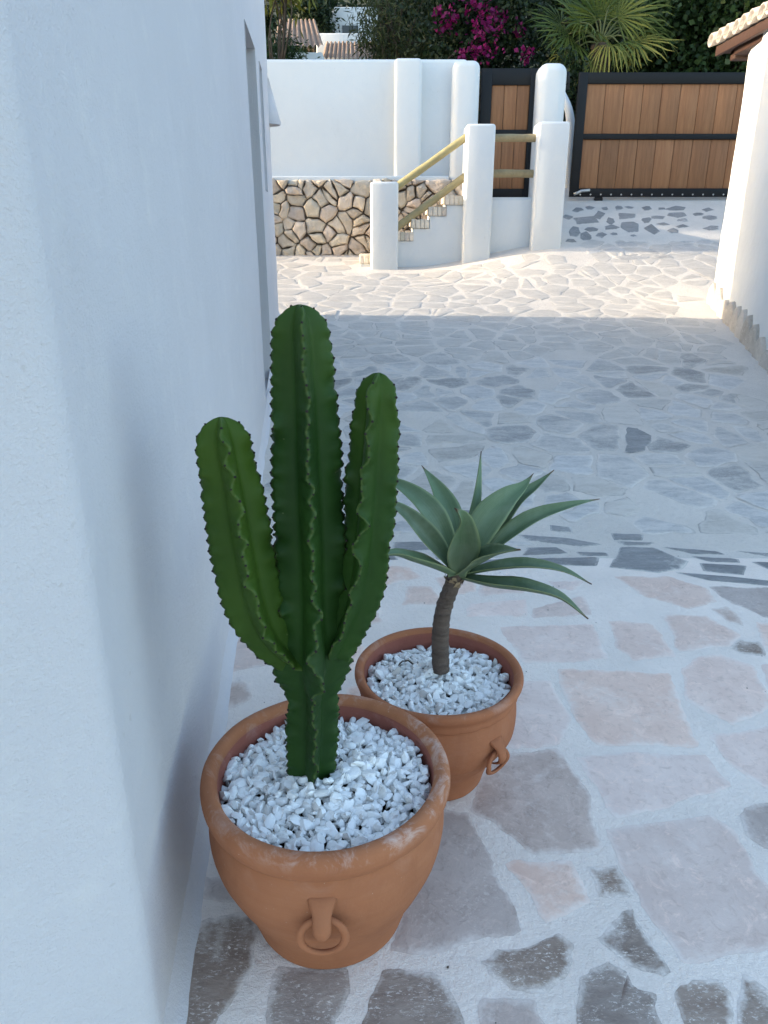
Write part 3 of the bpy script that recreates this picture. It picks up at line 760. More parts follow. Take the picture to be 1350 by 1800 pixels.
# ================================================================== WALLS, STAIRS AND GATES
YS = 10.62                                     # face of the dry stone wall
sw = tag(empty('dry_stone_wall', (-0.4, YS, 1.05)), 'low wall of rough tan stones below the white wall', 'stone wall')
x0s, x1s, z0s, z1s = -2.6, 1.22, 0.98, 2.17
box('backing', x0s, x1s, YS + 0.03, YS + 0.35, 0.8, 2.13, 'joint', sw)
sts = []
for b in range(10):
    for a in range(22):
        sts.append((x0s + (a + 0.5 * (b % 2) + rng.uniform(-.46, .46)) * 0.185, z0s + (b + 0.35 + rng.uniform(-.46, .46)) * 0.128))
sts = [q for q in sts if rng.random() > 0.24]
sts += [(a + rng.uniform(.05, .09) * rng.choice([-1, 1]), b + rng.uniform(.03, .07) * rng.choice([-1, 1])) for a, b in sts if rng.random() < 0.16]
def wall_stone(poly, parent, yface, rng):
    ol = rough_outline(poly, 0.05, 0.028, rng, 0.15); n = len(ol); c = sum(ol, Vector((0, 0))) / n
    pr = rng.uniform(0.03, 0.085); vs = []; ph = rng.uniform(0, 50)
    for (kk, dy) in ((0.98, 0.10), (1.0, 0.02), (0.93, -pr * 0.55), (0.74, -pr), (0.40, -pr * 1.1)):
        for p in ol:
            q = c + (p - c) * kk
            d = 0.028 * noise.noise(Vector((q.x * 11 + ph, q.y * 11, 0))) * (1 if dy < 0 else 0)
            vs.append((q.x, yface + dy + d, q.y))
    fs = []
    for r_ in range(4):
        for i in range(n): j = (i + 1) % n; fs.append((r_ * n + i, r_ * n + j, (r_ + 1) * n + j, (r_ + 1) * n + i))
    vs.append((c.x, yface - pr * 1.12 + 0.01 * rng.uniform(-1, 1), c.y)); L = len(vs) - 1
    for i in range(n): fs.append((4 * n + i, 4 * n + (i + 1) % n, L))
    o = child('stone', vs, fs, 'drystone', parent, True)
    o.data.set_sharp_from_angle(angle=R(26))
for c in voronoi(sts, x0s, x1s, z0s, z1s, lambda: rng.uniform(0.003, 0.013)):
    if len(c) < 3 or abs(area(c)) < 0.0022: continue
    wall_stone(c, sw, YS, rng)

def post(name, x0, x1, y0, y1, z0, z1, parent, bev=0.06, seg=5, mat='plaster_far'):
    o = box(name, x0, x1, y0, y1, z0, z1, mat, parent, bev, seg)
    return o
def px_x(u, v, Y): return P(u, v, Y).x
def px_z(u, v, Y): return P(u, v, Y).z
YW = 10.86
pw = tag(empty('perimeter_wall', (-0.3, YW, 2)), 'tall white boundary wall with square pillars above the stone wall', 'wall')
wallp = box('wall', -3.6, px_x(820, 200, YW), YW, YW + 0.28, 0.8, px_z(600, 103, YW), 'plaster_far', pw, 0.05, 4)
box('ledge', -3.6, px_x(790, 310, YS) , YS + 0.06, YW + 0.02, 2.10, px_z(560, 311, YS + 0.06) + 0.012, 'plaster_far', pw, 0.02, 3)
post('pillar', px_x(693, 200, YW - .16), px_x(741, 200, YW - .16), YW - .16, YW + .3, 1.0, px_z(715, 101, YW - .16), pw, 0.05)
post('pillar', px_x(794, 200, YW - .16), px_x(842, 200, YW - .16), YW - .16, YW + .36, 1.0, px_z(820, 104, YW - .16), pw, 0.09)
gp = tag(empty('gate_pillar', (px_x(968, 200, YW), YW, 1.8)), 'white round-topped pillar between the small gate and the sliding gate', 'pillar')
post('shaft', px_x(944, 200, YW - .1), px_x(994, 200, YW - .1), YW - .1, YW + .28, 1.4, px_z(970, 108, YW - .1), gp, 0.12, 7)
# black guide post of the sliding gate, bolted to the pillar
gx = px_x(986, 170, YW + .12)
box('guide_post', gx - 0.005, gx + 0.045, YW + .30, YW + .36, 1.9, px_z(986, 128, YW + .3), 'metal', gp, 0.004)
box('guide_bracket', gx - 0.06, gx + 0.14, YW + .285, YW + .298, px_z(986, 158, YW + .3), px_z(986, 138, YW + .3), 'metal', gp, 0.003)
box('guide_roller', gx + 0.06, gx + 0.12, YW + .22, YW + .28, px_z(986, 150, YW + .3), px_z(986, 128, YW + .3), 'metal', gp, 0.015)

# flight of steps
YF = 9.90
st = tag(empty('staircase', (0.4, YF + 0.35, 1.05)), 'short white stair with brick-edged treads beside the stone wall', 'staircase')
XS = [-0.29, -0.05, 0.17, 0.36, 0.57, 0.775]; ZS = [1.235, 1.365, 1.505, 1.65, 1.795, 1.92]; XS2 = XS + [2.06]
for i, (xx, zz) in enumerate(zip(XS, ZS)):
    s_ = box('step', xx, XS2[i + 1] + 0.02, YF + 0.006, YS + 0.05, 0.8, zz - 0.002 * i, 'plaster_far', st, 0.006)
    nb = 4
    for k in range(nb):
        bw = 0.052; bx = xx - 0.02 + k * 0.056
        box('brick', bx, bx + bw, YF - 0.036 - rng.uniform(0, .008), YF + 0.20, zz - 0.085, zz + 0.022 + rng.uniform(-.006, .006), 'brick', s_, 0.005)
    for k in range(7):
        by = YF + 0.21 + k * 0.068
        box('brick', xx - 0.03, xx + 0.20, by, by + 0.062, zz - 0.06, zz + 0.02 + rng.uniform(-.004, .004), 'brick', s_, 0.005)
sp_ = [(XS[0], 0.8)]
for i_, (xx, zz) in enumerate(zip(XS, ZS)): sp_ += [(xx, zz - 0.09), (XS2[i_ + 1] if i_ < 5 else 1.06, zz - 0.09)]
sp_.append((1.06, 0.8)); nq = len(sp_)
child('stringer', [(a, YF - 0.022, b) for a, b in sp_] + [(a, YF + 0.003, b) for a, b in sp_], [tuple(range(nq)), tuple(range(2 * nq - 1, nq - 1, -1))] + [(i_, nq + i_, nq + (i_ + 1) % nq, (i_ + 1) % nq) for i_ in range(nq)], 'plaster_far', st)
box('landing', 0.98, 2.04, YF + 0.012, YW + 0.7, 0.8, 1.925, 'plaster_far', st, 0.006)
# balustrade: three posts, low walls and round poles
bl = tag(empty('stair_balustrade', (0.9, 9.8, 1.05)), 'white posts joined by round wooden poles beside the stair', 'balustrade')
YP = 9.72
def bpost(u0, u1, vt, vm):
    x0, x1 = px_x(u0, vm, YP), px_x(u1, vm, YP); zt = px_z((u0 + u1) / 2, vt, YP)
    post('post', x0, x1, YP, YP + 0.36, 0.85, zt, bl, 0.035, 4); return x0, x1, zt
pA = bpost(651, 700, 319, 400); pB = bpost(817, 867, 217, 330); pC = bpost(941, 995, 213, 320)
def rail(u0, v0, u1, v1, Y):
    a = P(u0, v0, Y); b = P(u1, v1, Y); n = 14; pts = []
    for i in range(n):
        p = a.lerp(b, i / (n - 1)); p += Vector((0, noise.noise(p * 3) * 0.008, noise.noise(p * 2.3 + Vector((5, 5, 5))) * 0.008)); pts.append(p)
    v, f = tube_vf(pts, [0.044 + 0.004 * noise.noise(p * 7) for p in pts], 12)
    child('pole', v, f, 'log', bl, True)
rail(694, 331, 826, 236, 9.9); rail(694, 403, 824, 305, 9.9)
rail(862, 242, 950, 243, 9.9); rail(860, 305, 950, 305, 9.9)
box('parapet', pB[1] - 0.05, pC[0] + 0.05, YF - 0.02, YF + 0.01, 0.9, 1.90, 'plaster_far', bl, 0.008, 2)

# pedestrian gate
YG = 11.02
pg = tag(empty('pedestrian_gate', (px_x(895, 300, YG), YG, 1.92)), 'narrow black-framed gate with wooden boards beside the round-topped pillar', 'gate')
gx0, gx1 = px_x(843, 230, YG), px_x(946, 230, YG); gz0 = 1.96; gz1 = px_z(895, 120, YG)
def gate_frame(parent, x0, x1, z0, z1, Y, st_l, st_r, top, bot, zmid, mid, nbo, slack=0.0):
    box('frame_stile', x0, x0 + st_l, Y, Y + .06, z0, z1, 'metal', parent, 0.004)
    box('frame_stile', x1 - st_r, x1, Y, Y + .06, z0, z1, 'metal', parent, 0.004)
    box('frame_rail', x0 + st_l, x1 - st_r, Y + .001, Y + .059, z1 - top, z1, 'metal', parent, 0.004)
    box('frame_rail', x0 + st_l, x1 - st_r, Y + .001, Y + .059, z0, z0 + bot, 'metal', parent, 0.004)
    box('frame_rail', x0 + st_l, x1 - st_r, Y + .001, Y + .059, zmid - mid / 2, zmid + mid / 2, 'metal', parent, 0.004)
    w = (x1 - st_r - x0 - st_l) / nbo
    for (za, zb) in ((z0 + bot, zmid - mid / 2), (zmid + mid / 2, z1 - top)):
        for k in range(nbo):
            a = x0 + st_l + k * w
            box('board', a + .003, a + w - .003, Y + .022 + rng.uniform(0, .004), Y + .046, za, zb, 'plank', parent, 0.004)
    box('backing', x0 + st_l, x1 - st_r, Y + .0475, Y + .0575, z0 + bot, z1 - top, 'joint', parent)
gate_frame(pg, gx0, gx1, gz0, gz1, YG, 0.14, 0.14, 0.19, 0.12, px_z(895, 233, YG), 0.07, 3)
box('lock_plate', gx1 - 0.11, gx1 - 0.03, YG - .012, YG - .001, px_z(895, 245, YG), px_z(895, 222, YG), 'metal', pg, 0.003)

# sliding gate
YL = 11.40
sg = tag(empty('sliding_gate', (4.0, YL, 2.0)), 'wide black-framed sliding gate with vertical wooden boards across the driveway', 'gate')
sx0, sx1 = px_x(1010, 236, YL), 6.45; sz0 = px_z(1010, 346, YL); sz1 = px_z(1010, 127, YL)
gate_frame(sg, sx0, sx1, sz0, sz1, YL, 0.125, 0.12, 0.135, 0.11, px_z(1010, 240, YL), 0.07, 14)
for k in range(26):
    xx = sx0 + 0.15 + k * 0.145; v, f = tube_vf([(xx, YL - .006, sz0 + 0.03), (xx, YL + .002, sz0 + 0.03)], 0.011, 8); child('bolt', v, f, 'zinc', sg)
v, f = tube_vf([(sx0 + .05, YL - .03, sz0 + .035), (sx0 + .10, YL - .04, sz0 + .05), (sx0 + .15, YL - .04, sz0 + .075), (sx0 + .27, YL - .04, sz0 + .085)], 0.02, 8); child('latch', v, f, 'zinc', sg, True)
for xx in (sx0 + 0.42, sx0 + 3.0):
    wv, wf = tube_vf([(xx, YL + .01, sz0 - 0.03), (xx, YL + .05, sz0 - 0.03)], 0.06, 16); child('wheel', wv, wf, 'metal', sg)
rail_o = box('gate_track', sx0 - 0.1, 7.0, YL + 0.005, YL + .055, 1.70, sz0 - 0.085, 'zinc', sg, 0.004)

# ================================================================== POTS, PEBBLES AND PLANTS
def lathe(prof, n, wob, seed):
    vs = []; fs = []
    for (r_, z) in prof:
        for k in range(n):
            a = 2 * math.pi * k / n
            d = 1 + wob * noise.noise(Vector((math.cos(a) * 1.1 + seed, math.sin(a) * 1.1, z * 4))) + wob * 0.35 * noise.noise(Vector((math.cos(a) * 5 + seed, math.sin(a) * 5, z * 16)))
            vs.append((r_ * d * math.cos(a), r_ * d * math.sin(a), z + 0.25 * wob * noise.noise(Vector((math.cos(a) * 2, math.sin(a) * 2, seed)))))
    for i in range(len(prof) - 1):
        for k in range(n):
            j = (k + 1) % n; fs.append((i * n + k, i * n + j, (i + 1) * n + j, (i + 1) * n + k))
    return vs, fs
def smooth_prof(p, n): return [(q.x, q.y) for q in catmull([Vector((a, b, 0)) for a, b in p], n)]
def part_local(name, v, f, mat, parent, smooth=True, attrs=None):
    return mesh_obj(name, v, f, mat, parent, smooth, attrs)
def ring_handle(pot, az, r_at, zc, mat, size=1.0, rr=0.041):
    """arched strap with a clay ring hanging through it; r_at(z) = pot radius"""
    h = empty('tmp')
    rad = Vector((math.cos(az), math.sin(az), 0)); tan = Vector((-math.sin(az), math.cos(az), 0)); up = Vector((0, 0, 1))
    def pt(out, t, z): return rad * (r_at(z) + out) + tan * t + up * z
    # strap: a band that leaves the wall, bulges and tucks back in a point
    n = 16; vs = []; fs = []; m = 8
    for i in range(n):
        t = i / (n - 1); z = zc + (0.050 - 0.100 * t) * size
        out = (0.040 * math.sin(math.pi * min(1, t ** 1.15 * 0.92)) ** 0.9 - 0.005) * size
        w = (0.030 - 0.012 * sst(0.0, 0.30, t) - 0.014 * sst(0.45, 1.0, t)) * size; th = (0.0105 - 0.005 * sst(0.5, 1, t)) * size
        for k in range(m):
            a = 2 * math.pi * k / m
            vs.append(pt(out + th * math.sin(a), w * math.cos(a) * (1 if abs(math.cos(a)) > .8 else 0.92), z))
    for i in range(n - 1):
        for k in range(m): j = (k + 1) % m; fs.append((i * m + k, i * m + j, (i + 1) * m + j, (i + 1) * m + k))
    fs.append(tuple(range(m - 1, -1, -1))); fs.append(tuple(range((n - 1) * m, n * m)))
    bpy.data.objects.remove(h)
    strap = part_local('handle', vs, fs, mat, pot)
    vs = []; fs = []; n = 32; m = 10; tr = 0.0078 * size
    for i in range(n):
        a = 2 * math.pi * i / n; zz = zc - 0.032 * size + rr * size * math.sin(a); tt = rr * size * 1.06 * math.cos(a)
        for k in range(m):
            b = 2 * math.pi * k / m; q = tr * math.cos(b); e = rr * size + q
            z2 = zc - 0.032 * size + e * math.sin(a); t2 = e * 1.06 * math.cos(a)
            vs.append(pt(0.012 * size + tr * math.sin(b) * 0.9 + 0.022 * size * (0.5 - 0.5 * math.sin(a)), t2, z2))
    for i in range(n):
        for k in range(m):
            j = (k + 1) % m; i2 = (i + 1) % n; fs.append((i * m + k, i * m + j, i2 * m + j, i2 * m + k))
    part_local('ring', vs, fs, mat, strap)
def rad_of(prof):
    t = sorted([(z, r_) for r_, z in prof])
    return lambda z: lerp_tab(t, z)
# --- large pot
P1 = Vector((-0.128, 1.324, 0)); P2 = Vector((0.154, 1.795, 0))
pot = tag(empty('terracotta_pot', P1), 'large terracotta pot with ring handle holding the cactus, beside the wall', 'pot', 'terracotta pots')
body1 = [(0.0, 0.004), (0.11, 0.003), (0.160, 0.001), (0.172, 0.008), (0.181, 0.035), (0.199, 0.09), (0.228, 0.15), (0.251, 0.21), (0.261, 0.27), (0.258, 0.325), (0.251, 0.352)]
p_body = smooth_prof(body1, 60)
v, f = lathe(p_body, 96, 0.010, 3.0)
part_local('body', v, f, 'terra', pot, True, {'edge': [0.10 * sst(0.25, 0.36, q[2]) for q in v]})
lip1 = smooth_prof([(0.248, 0.352), (0.259, 0.353), (0.268, 0.362), (0.2725, 0.380), (0.2715, 0.398), (0.264, 0.411), (0.252, 0.4145), (0.2415, 0.409), (0.236, 0.395)], 26)
v, f = lathe(lip1, 96, 0.012, 3.0)
part_local('rim', v, f, 'terra', pot, True, {'edge': [sst(0.375, 0.41, q[2]) * (0.45 + 0.55 * sst(-0.1, 0.2, q[0] - 0.3 * q[1])) for q in v]})
v, f = lathe(smooth_prof([(0.2368, 0.398), (0.233, 0.36), (0.226, 0.30), (0.20, 0.22), (0.0, 0.22)], 14), 96, 0.012, 3.0)
part_local('inner_wall', v, [tuple(reversed(q)) for q in f], 'terra_in', pot, True, {'edge': [0.35 * sst(0.36, 0.40, q[2]) for q in v]})
r1 = rad_of([q for q in body1 if q[0] > 0.15])
ring_handle(pot, R(-90 + 2), r1, 0.262, 'terra', 1.0); ring_handle(pot, R(90 + 2), r1, 0.262, 'terra', 1.0)
# --- smaller pot
pot2 = tag(empty('terracotta_pot', P2), 'smaller terracotta pot with scalloped collar holding the agave, behind the cactus', 'pot', 'terracotta pots')
body2 = [(0.0, 0.004), (0.08, 0.003), (0.124, 0.001), (0.135, 0.008), (0.142, 0.035), (0.157, 0.08), (0.188, 0.128), (0.2155, 0.175), (0.223, 0.23), (0.218, 0.28), (0.212, 0.308)]
v, f = lathe(smooth_prof(body2, 56), 96, 0.010, 9.0); part_local('body', v, f, 'terra2', pot2, True, {'edge': [0.05] * len(v)})
n = 96; vs = []; fs = []
prof = [(0.2085, 0.296), (0.216, 0.292), (0.2225, 0.300), (0.2235, 0.312), (0.226, 0.322), (0.233, 0.332), (0.2365, 0.343), (0.2345, 0.353), (0.227, 0.3575), (0.217, 0.355), (0.209, 0.344)]
prof = smooth_prof(prof, 30)
for (r_, z) in prof:
    for k in range(n):
        a = 2 * math.pi * k / n
        sc = max(0.0, 1 - abs(z - 0.297) / 0.02)
        z2 = z + sc * (0.0065 * abs(math.sin(a * 13)) - 0.003); r2 = r_ + sc * 0.003 * abs(math.sin(a * 13))
        r2 *= 1 + 0.011 * noise.noise(Vector((math.cos(a) * 1.1 + 9, math.sin(a) * 1.1, z * 4)))
        vs.append((r2 * math.cos(a), r2 * math.sin(a), z2))
for i in range(len(prof) - 1):
    for k in range(n): j = (k + 1) % n; fs.append((i * n + k, i * n + j, (i + 1) * n + j, (i + 1) * n + k))
part_local('rim', vs, fs, 'terra2', pot2, True, {'edge': [0.35 * sst(0.33, 0.357, q[2]) for q in vs]})
v, f = lathe(smooth_prof([(0.2095, 0.347), (0.206, 0.30), (0.20, 0.26), (0.18, 0.20), (0.0, 0.20)], 14), 96, 0.010, 9.0)
part_local('inner_wall', v, [tuple(reversed(q)) for q in f], 'terra_in', pot2, True, {'edge': [0.05] * len(v)})
r2f = rad_of([q for q in body2 if q[0] > 0.11])
ring_handle(pot2, R(-90 + 40), r2f, 0.205, 'terra2', 0.85); ring_handle(pot2, R(90 + 47), r2f, 0.205, 'terra2', 0.85)

# --- white pebbles
def pebble_protos(k, sub=2):
    bm = bmesh.new(); bmesh.ops.create_icosphere(bm, subdivisions=sub, radius=1); bm.verts.ensure_lookup_table()
    base = np.array([v.co[:] for v in bm.verts]); tri = np.array([[v.index for v in f.verts] for f in bm.faces]); bm.free(); out = []
    base /= np.linalg.norm(base, axis=1)[:, None]
    rs = np.random.RandomState(5)
    for _ in range(k):
        m = rs.randint(8, 13); nr = rs.normal(size=(m, 3)); nr /= np.linalg.norm(nr, axis=1)[:, None]; nr = np.vstack([nr, -nr[:3]])
        d = rs.uniform(0.62, 1.0, len(nr))
        s = (np.maximum(0, base @ nr.T) / d) ** 16
        r_ = (s.sum(1) + 1e-5) ** (-1 / 16)
        pt = base * np.minimum(r_, 1.5)[:, None]; out.append(pt / np.abs(pt).max())
    return out, tri
PROT, PTRI = pebble_protos(14)
def gravel(name, label, centre, rad, zf, seed, hole):
    rs = np.random.RandomState(seed); V = []; F = []; nv = 0; sp = 0.0215
    pts = []
    for layer in range(3):
        for j in range(-40, 41):
            for i in range(-40, 41):
                x = (i + 0.5 * (j % 2)) * sp + rs.normal() * sp * 0.26 + layer * 0.004; y = j * sp * 0.88 + rs.normal() * sp * 0.26
                r_ = math.hypot(x, y)
                if r_ > rad or any(math.hypot(x - hx, y - hy) < hr for hx, hy, hr in hole): continue
                pts.append((x, y, zf(x, y) - layer * 0.0085 + rs.normal() * 0.0028))
    for (x, y, z) in pts:
        k = rs.randint(len(PROT)); s = rs.uniform(0.0085, 0.0172) * (1.3 if rs.rand() < 0.12 else 1)
        sc = np.array([1.25 * rs.uniform(0.85, 1.25), 0.95 * rs.uniform(0.8, 1.1), 0.72 * rs.uniform(0.8, 1.15)]) * s
        q = rs.normal(size=4); q[1:3] *= 0.45; q /= np.linalg.norm(q); w_, a, b, c = q
        Rm = np.array([[1 - 2 * (b * b + c * c), 2 * (a * b - c * w_), 2 * (a * c + b * w_)], [2 * (a * b + c * w_), 1 - 2 * (a * a + c * c), 2 * (b * c - a * w_)], [2 * (a * c - b * w_), 2 * (b * c + a * w_), 1 - 2 * (a * a + b * b)]])
        V.append((PROT[k] * sc) @ Rm.T + np.array([x, y, z])); F.append(PTRI + nv); nv += len(PROT[k])
    o = tri_mesh(name, np.vstack(V), np.vstack(F), 'pebble', None, True); o.location = centre; o.data.set_sharp_from_angle(angle=R(24))
    return tag(o, label, 'gravel', kind='stuff')
def tri_mesh(name, V, F, mat, parent=None, smooth=False):
    me = bpy.data.meshes.new(name); k = F.shape[1]
    me.vertices.add(len(V)); me.vertices.foreach_set('co', np.ascontiguousarray(V, dtype=np.float32).ravel())
    me.loops.add(F.size); me.loops.foreach_set('vertex_index', np.ascontiguousarray(F, dtype=np.int32).ravel())
    me.polygons.add(len(F)); me.polygons.foreach_set('loop_start', np.arange(0, F.size, k, dtype=np.int32))
    if smooth: me.polygons.foreach_set('use_smooth', np.ones(len(F), dtype=bool))
    me.update(calc_edges=True); me.validate()
    me.materials.append(M[mat]); return link(name, me, parent)
CB = (P(545, 1330, P1.y) - P1)                    # foot of the cactus inside its pot
z1f = lambda x, y: 0.363 + 0.030 * sst(0.24, 0.0, math.hypot(x - 0.03, y)) + 0.012 * noise.noise(Vector((x * 9, y * 9, 2)))
gravel('gravel', 'white marble pebbles filling the large pot around the cactus', P1, 0.229, z1f, 11, [(0.0, 0.0, 0.03)])
z2f = lambda x, y: 0.309 + 0.026 * sst(0.2, 0.0, math.hypot(x, y)) + 0.012 * noise.noise(Vector((x * 9, y * 9, 7)))
gravel('gravel', 'white marble pebbles filling the smaller pot around the agave trunk', P2, 0.198, z2f, 12, [(0.01, 0.0, 0.006)])
for (pp, c_, rr, zz) in ((pot, P1, 0.232, 0.336), (pot2, P2, 0.204, 0.287)):
    vs = [(rr * math.cos(2 * math.pi * k / 48), rr * math.sin(2 * math.pi * k / 48), zz) for k in range(48)]
    part_local('soil', vs, [tuple(range(48))], 'soil', pp, False)

# --- cactus
def ribbed(path_px, half_px, Yf, nr, phase, seed, ring=0.0026, valley=0.43, tone=0.0, bump_p=0.0215, rmul=None, twist=0.0):
    pts = catmull([P(u, v, Yf(i / (len(path_px) - 1))) for i, (u, v) in enumerate(path_px)], 60)
    L = [0.0]
    for a, b in zip(pts, pts[1:]): L.append(L[-1] + (b - a).length)
    tot = L[-1]; N = int(tot / ring); vs = []; fs = []; edge = []; tn = []; dots = []
    per = 14; m = nr * per
    samp = []
    for i in range(N + 1):
        s = tot * i / N; k = min(max(0, int(np.searchsorted(L, s)) - 1), len(L) - 2); t = (s - L[k]) / max(1e-9, L[k + 1] - L[k])
        samp.append((s, pts[k].lerp(pts[k + 1], t)))
    last = [-1] * nr
    for i, (s, c) in enumerate(samp):
        tg = (samp[min(i + 3, N)][1] - samp[max(i - 3, 0)][1]).normalized()
        f0 = Vector((0, -1, 0)); f0 = (f0 - tg * f0.dot(tg)).normalized(); sd_ = tg.cross(f0).normalized()
        if sd_.x < 0: sd_ = -sd_
        vpx = lerp_tab([(0, path_px[0][1]), (1, path_px[-1][1])], s / tot)
        Rr = lerp_tab(half_px, s / tot)
        tip = tot - s
        cap = math.sqrt(max(0.0, 1 - max(0, 1 - tip / 0.055) ** 2.0)) if tip < 0.055 else 1.0
        Rr = Rr * max(0.05, cap)
        for q in range(nr):
            ph = phase + 2 * math.pi * q / nr + twist * s / tot
            wob = 0.40 * noise.noise(Vector((s * 21 + q * 7.1 + seed, q * 3.3, seed))) + 0.24 * noise.noise(Vector((s * 40, q * 5.7, seed)))
            so = s + 0.008 * noise.noise(Vector((q * 9.7, seed, s * 6))) + q * 0.006
            ph1 = (so / bump_p) % 1.0; bmp = abs(math.sin(math.pi * ph1)) ** 0.62
            bq = 0.10 * bmp * (1 if cap > 0.6 else cap); tipf = 0.93 + 0.03 * noise.noise(Vector((s * 14, q * 2.1, seed + 4)))
            for j in range(per):
                d = (j / per - 0.5); x = abs(d) * 2        # 0 at the edge of the rib, 1 in the groove
                sg_ = 1 if d > 0 else -1
                hv = math.pi / nr
                xx = x ** 1.15; rv = valley * Rr * (1.0 + 0.03 * noise.noise(Vector((s * 9, q, seed))))
                tx_, ty_ = Rr * tipf, 0.0; vx_, vy_ = rv * math.cos(hv), rv * math.sin(hv)
                px_ = tx_ + (vx_ - tx_) * xx; py_ = ty_ + (vy_ - ty_) * xx
                py_ += 0.0032 * min(1, x / 0.10) * (1 - x)               # blunt edge
                blg = 0.035 * Rr * math.sin(math.pi * min(1, x)); px_ += blg * 0.5; py_ += blg * 0.5
                px_ += Rr * bq * max(0.0, 1 - x / 0.28) ** 1.3
                r_ = math.hypot(px_, py_); ang = ph + sg_ * math.atan2(py_, px_) + wob * max(0.0, 1 - x * 1.25)
                vs.append(c + (f0 * math.cos(ang) + sd_ * math.sin(ang)) * r_)
                edge.append(max(0.0, 1 - x / 0.13)); tn.append(min(1, tone + 0.5 * sst(0.25, 0.0, tip)))
            kk = int((so) / bump_p)
            if ph1 > 0.5 and kk != last[q] and s > 0.01:
                last[q] = kk
                if last[q] > 0: 
                    dots.append((c + (f0 * math.cos(ph + wob) + sd_ * math.sin(ph + wob)) * (Rr * (tipf + 0.095) - 0.0008), tg.copy()))
    for i in range(N):
        for k in range(m): j = (k + 1) % m; fs.append((i * m + k, i * m + j, (i + 1) * m + j, (i + 1) * m + k))
    fs.append(tuple(range(N * m, (N + 1) * m)))
    return vs, fs, edge, tn, dots
Yc = P1.y
cac = tag(empty('cactus', (P1.x, P1.y, 0.37)), 'tall green ribbed cactus with two upright arms in the large pot', 'cactus')
pxm = 1.283 / 1300                                # metres for one photo pixel at the cactus
alldots = []
def add_stem(name, path, half, nr, phase, seed, Yf, tone, **kw):
    half = [(t, h * pxm) for t, h in half]
    v, f, e, tn, d = ribbed(path, half, Yf, nr, phase, seed, tone=tone, **kw)
    child(name, v, f, 'cactus', cac, True, {'edge': e, 'tone': tn}); alldots.extend(d)
add_stem('stem', [(546, 1376), (549, 1290), (550, 1190), (549, 1100), (546, 980), (541, 850), (535, 700), (526, 535)],
         [(0, 50), (0.05, 55), (0.146, 58), (0.217, 55), (0.245, 66), (0.265, 78), (0.30, 85), (0.343, 80), (0.397, 72), (0.444, 68), (0.564, 70), (0.683, 69), (0.803, 63), (0.922, 55), (1, 49)], 4, R(10), 2.0, lambda t: Yc, 0.0)
add_stem('arm', [(532, 1168), (500, 1148), (468, 1110), (444, 1050), (425, 960), (408, 860), (394, 785), (388, 733)],
         [(0, 30), (0.06, 36), (0.13, 42), (0.22, 52), (0.34, 60), (0.5, 63), (0.66, 60), (0.8, 55), (1, 48)], 4, R(17), 5.0, lambda t: Yc - 0.035 * math.sin(math.pi * min(1, t * 2) / 2), 0.60)
add_stem('arm', [(588, 1150), (610, 1100), (630, 1045), (642, 975), (650, 885), (656, 800), (661, 720), (666, 655)],
         [(0, 34), (0.07, 40), (0.16, 45), (0.3, 51), (0.48, 54), (0.66, 53), (0.82, 47), (1, 40)], 4, R(-17), 8.0, lambda t: Yc + 0.015 * t, 0.06)
bm = bmesh.new()
for (p, t) in alldots:
    r_ = 0.0025 * rng.uniform(0.8, 1.25)
    ret = bmesh.ops.create_icosphere(bm, subdivisions=1, radius=r_, matrix=Matrix.Translation(p - cac.location))
    for sgn in (-1, 1):                            # pair of short thorns
        out = (p - Vector((P1.x, P1.y, p.z))); out = out.normalized() if out.length > 1e-4 else Vector((0, -1, 0))
        a = p + out * 0.001; tipp = p + out * rng.uniform(0.0008, 0.002) + Vector((rng.uniform(-.002, .002), rng.uniform(-.002, .002), rng.uniform(-.002, .003)))
        s_ = Vector((0.0006, 0.0006, 0)); v1 = [bm.verts.new(q - cac.location) for q in (a - s_, a + s_, a + Vector((0, 0, 0.0012)), tipp)]
        bm.faces.new((v1[0], v1[1], v1[3])); bm.faces.new((v1[1], v1[2], v1[3])); bm.faces.new((v1[2], v1[0], v1[3]))
me = bpy.data.meshes.new('spines'); bm.to_mesh(me); bm.free(); me.materials.append(M['areole'])
tag(link('spines', me, cac), kind='stuff')

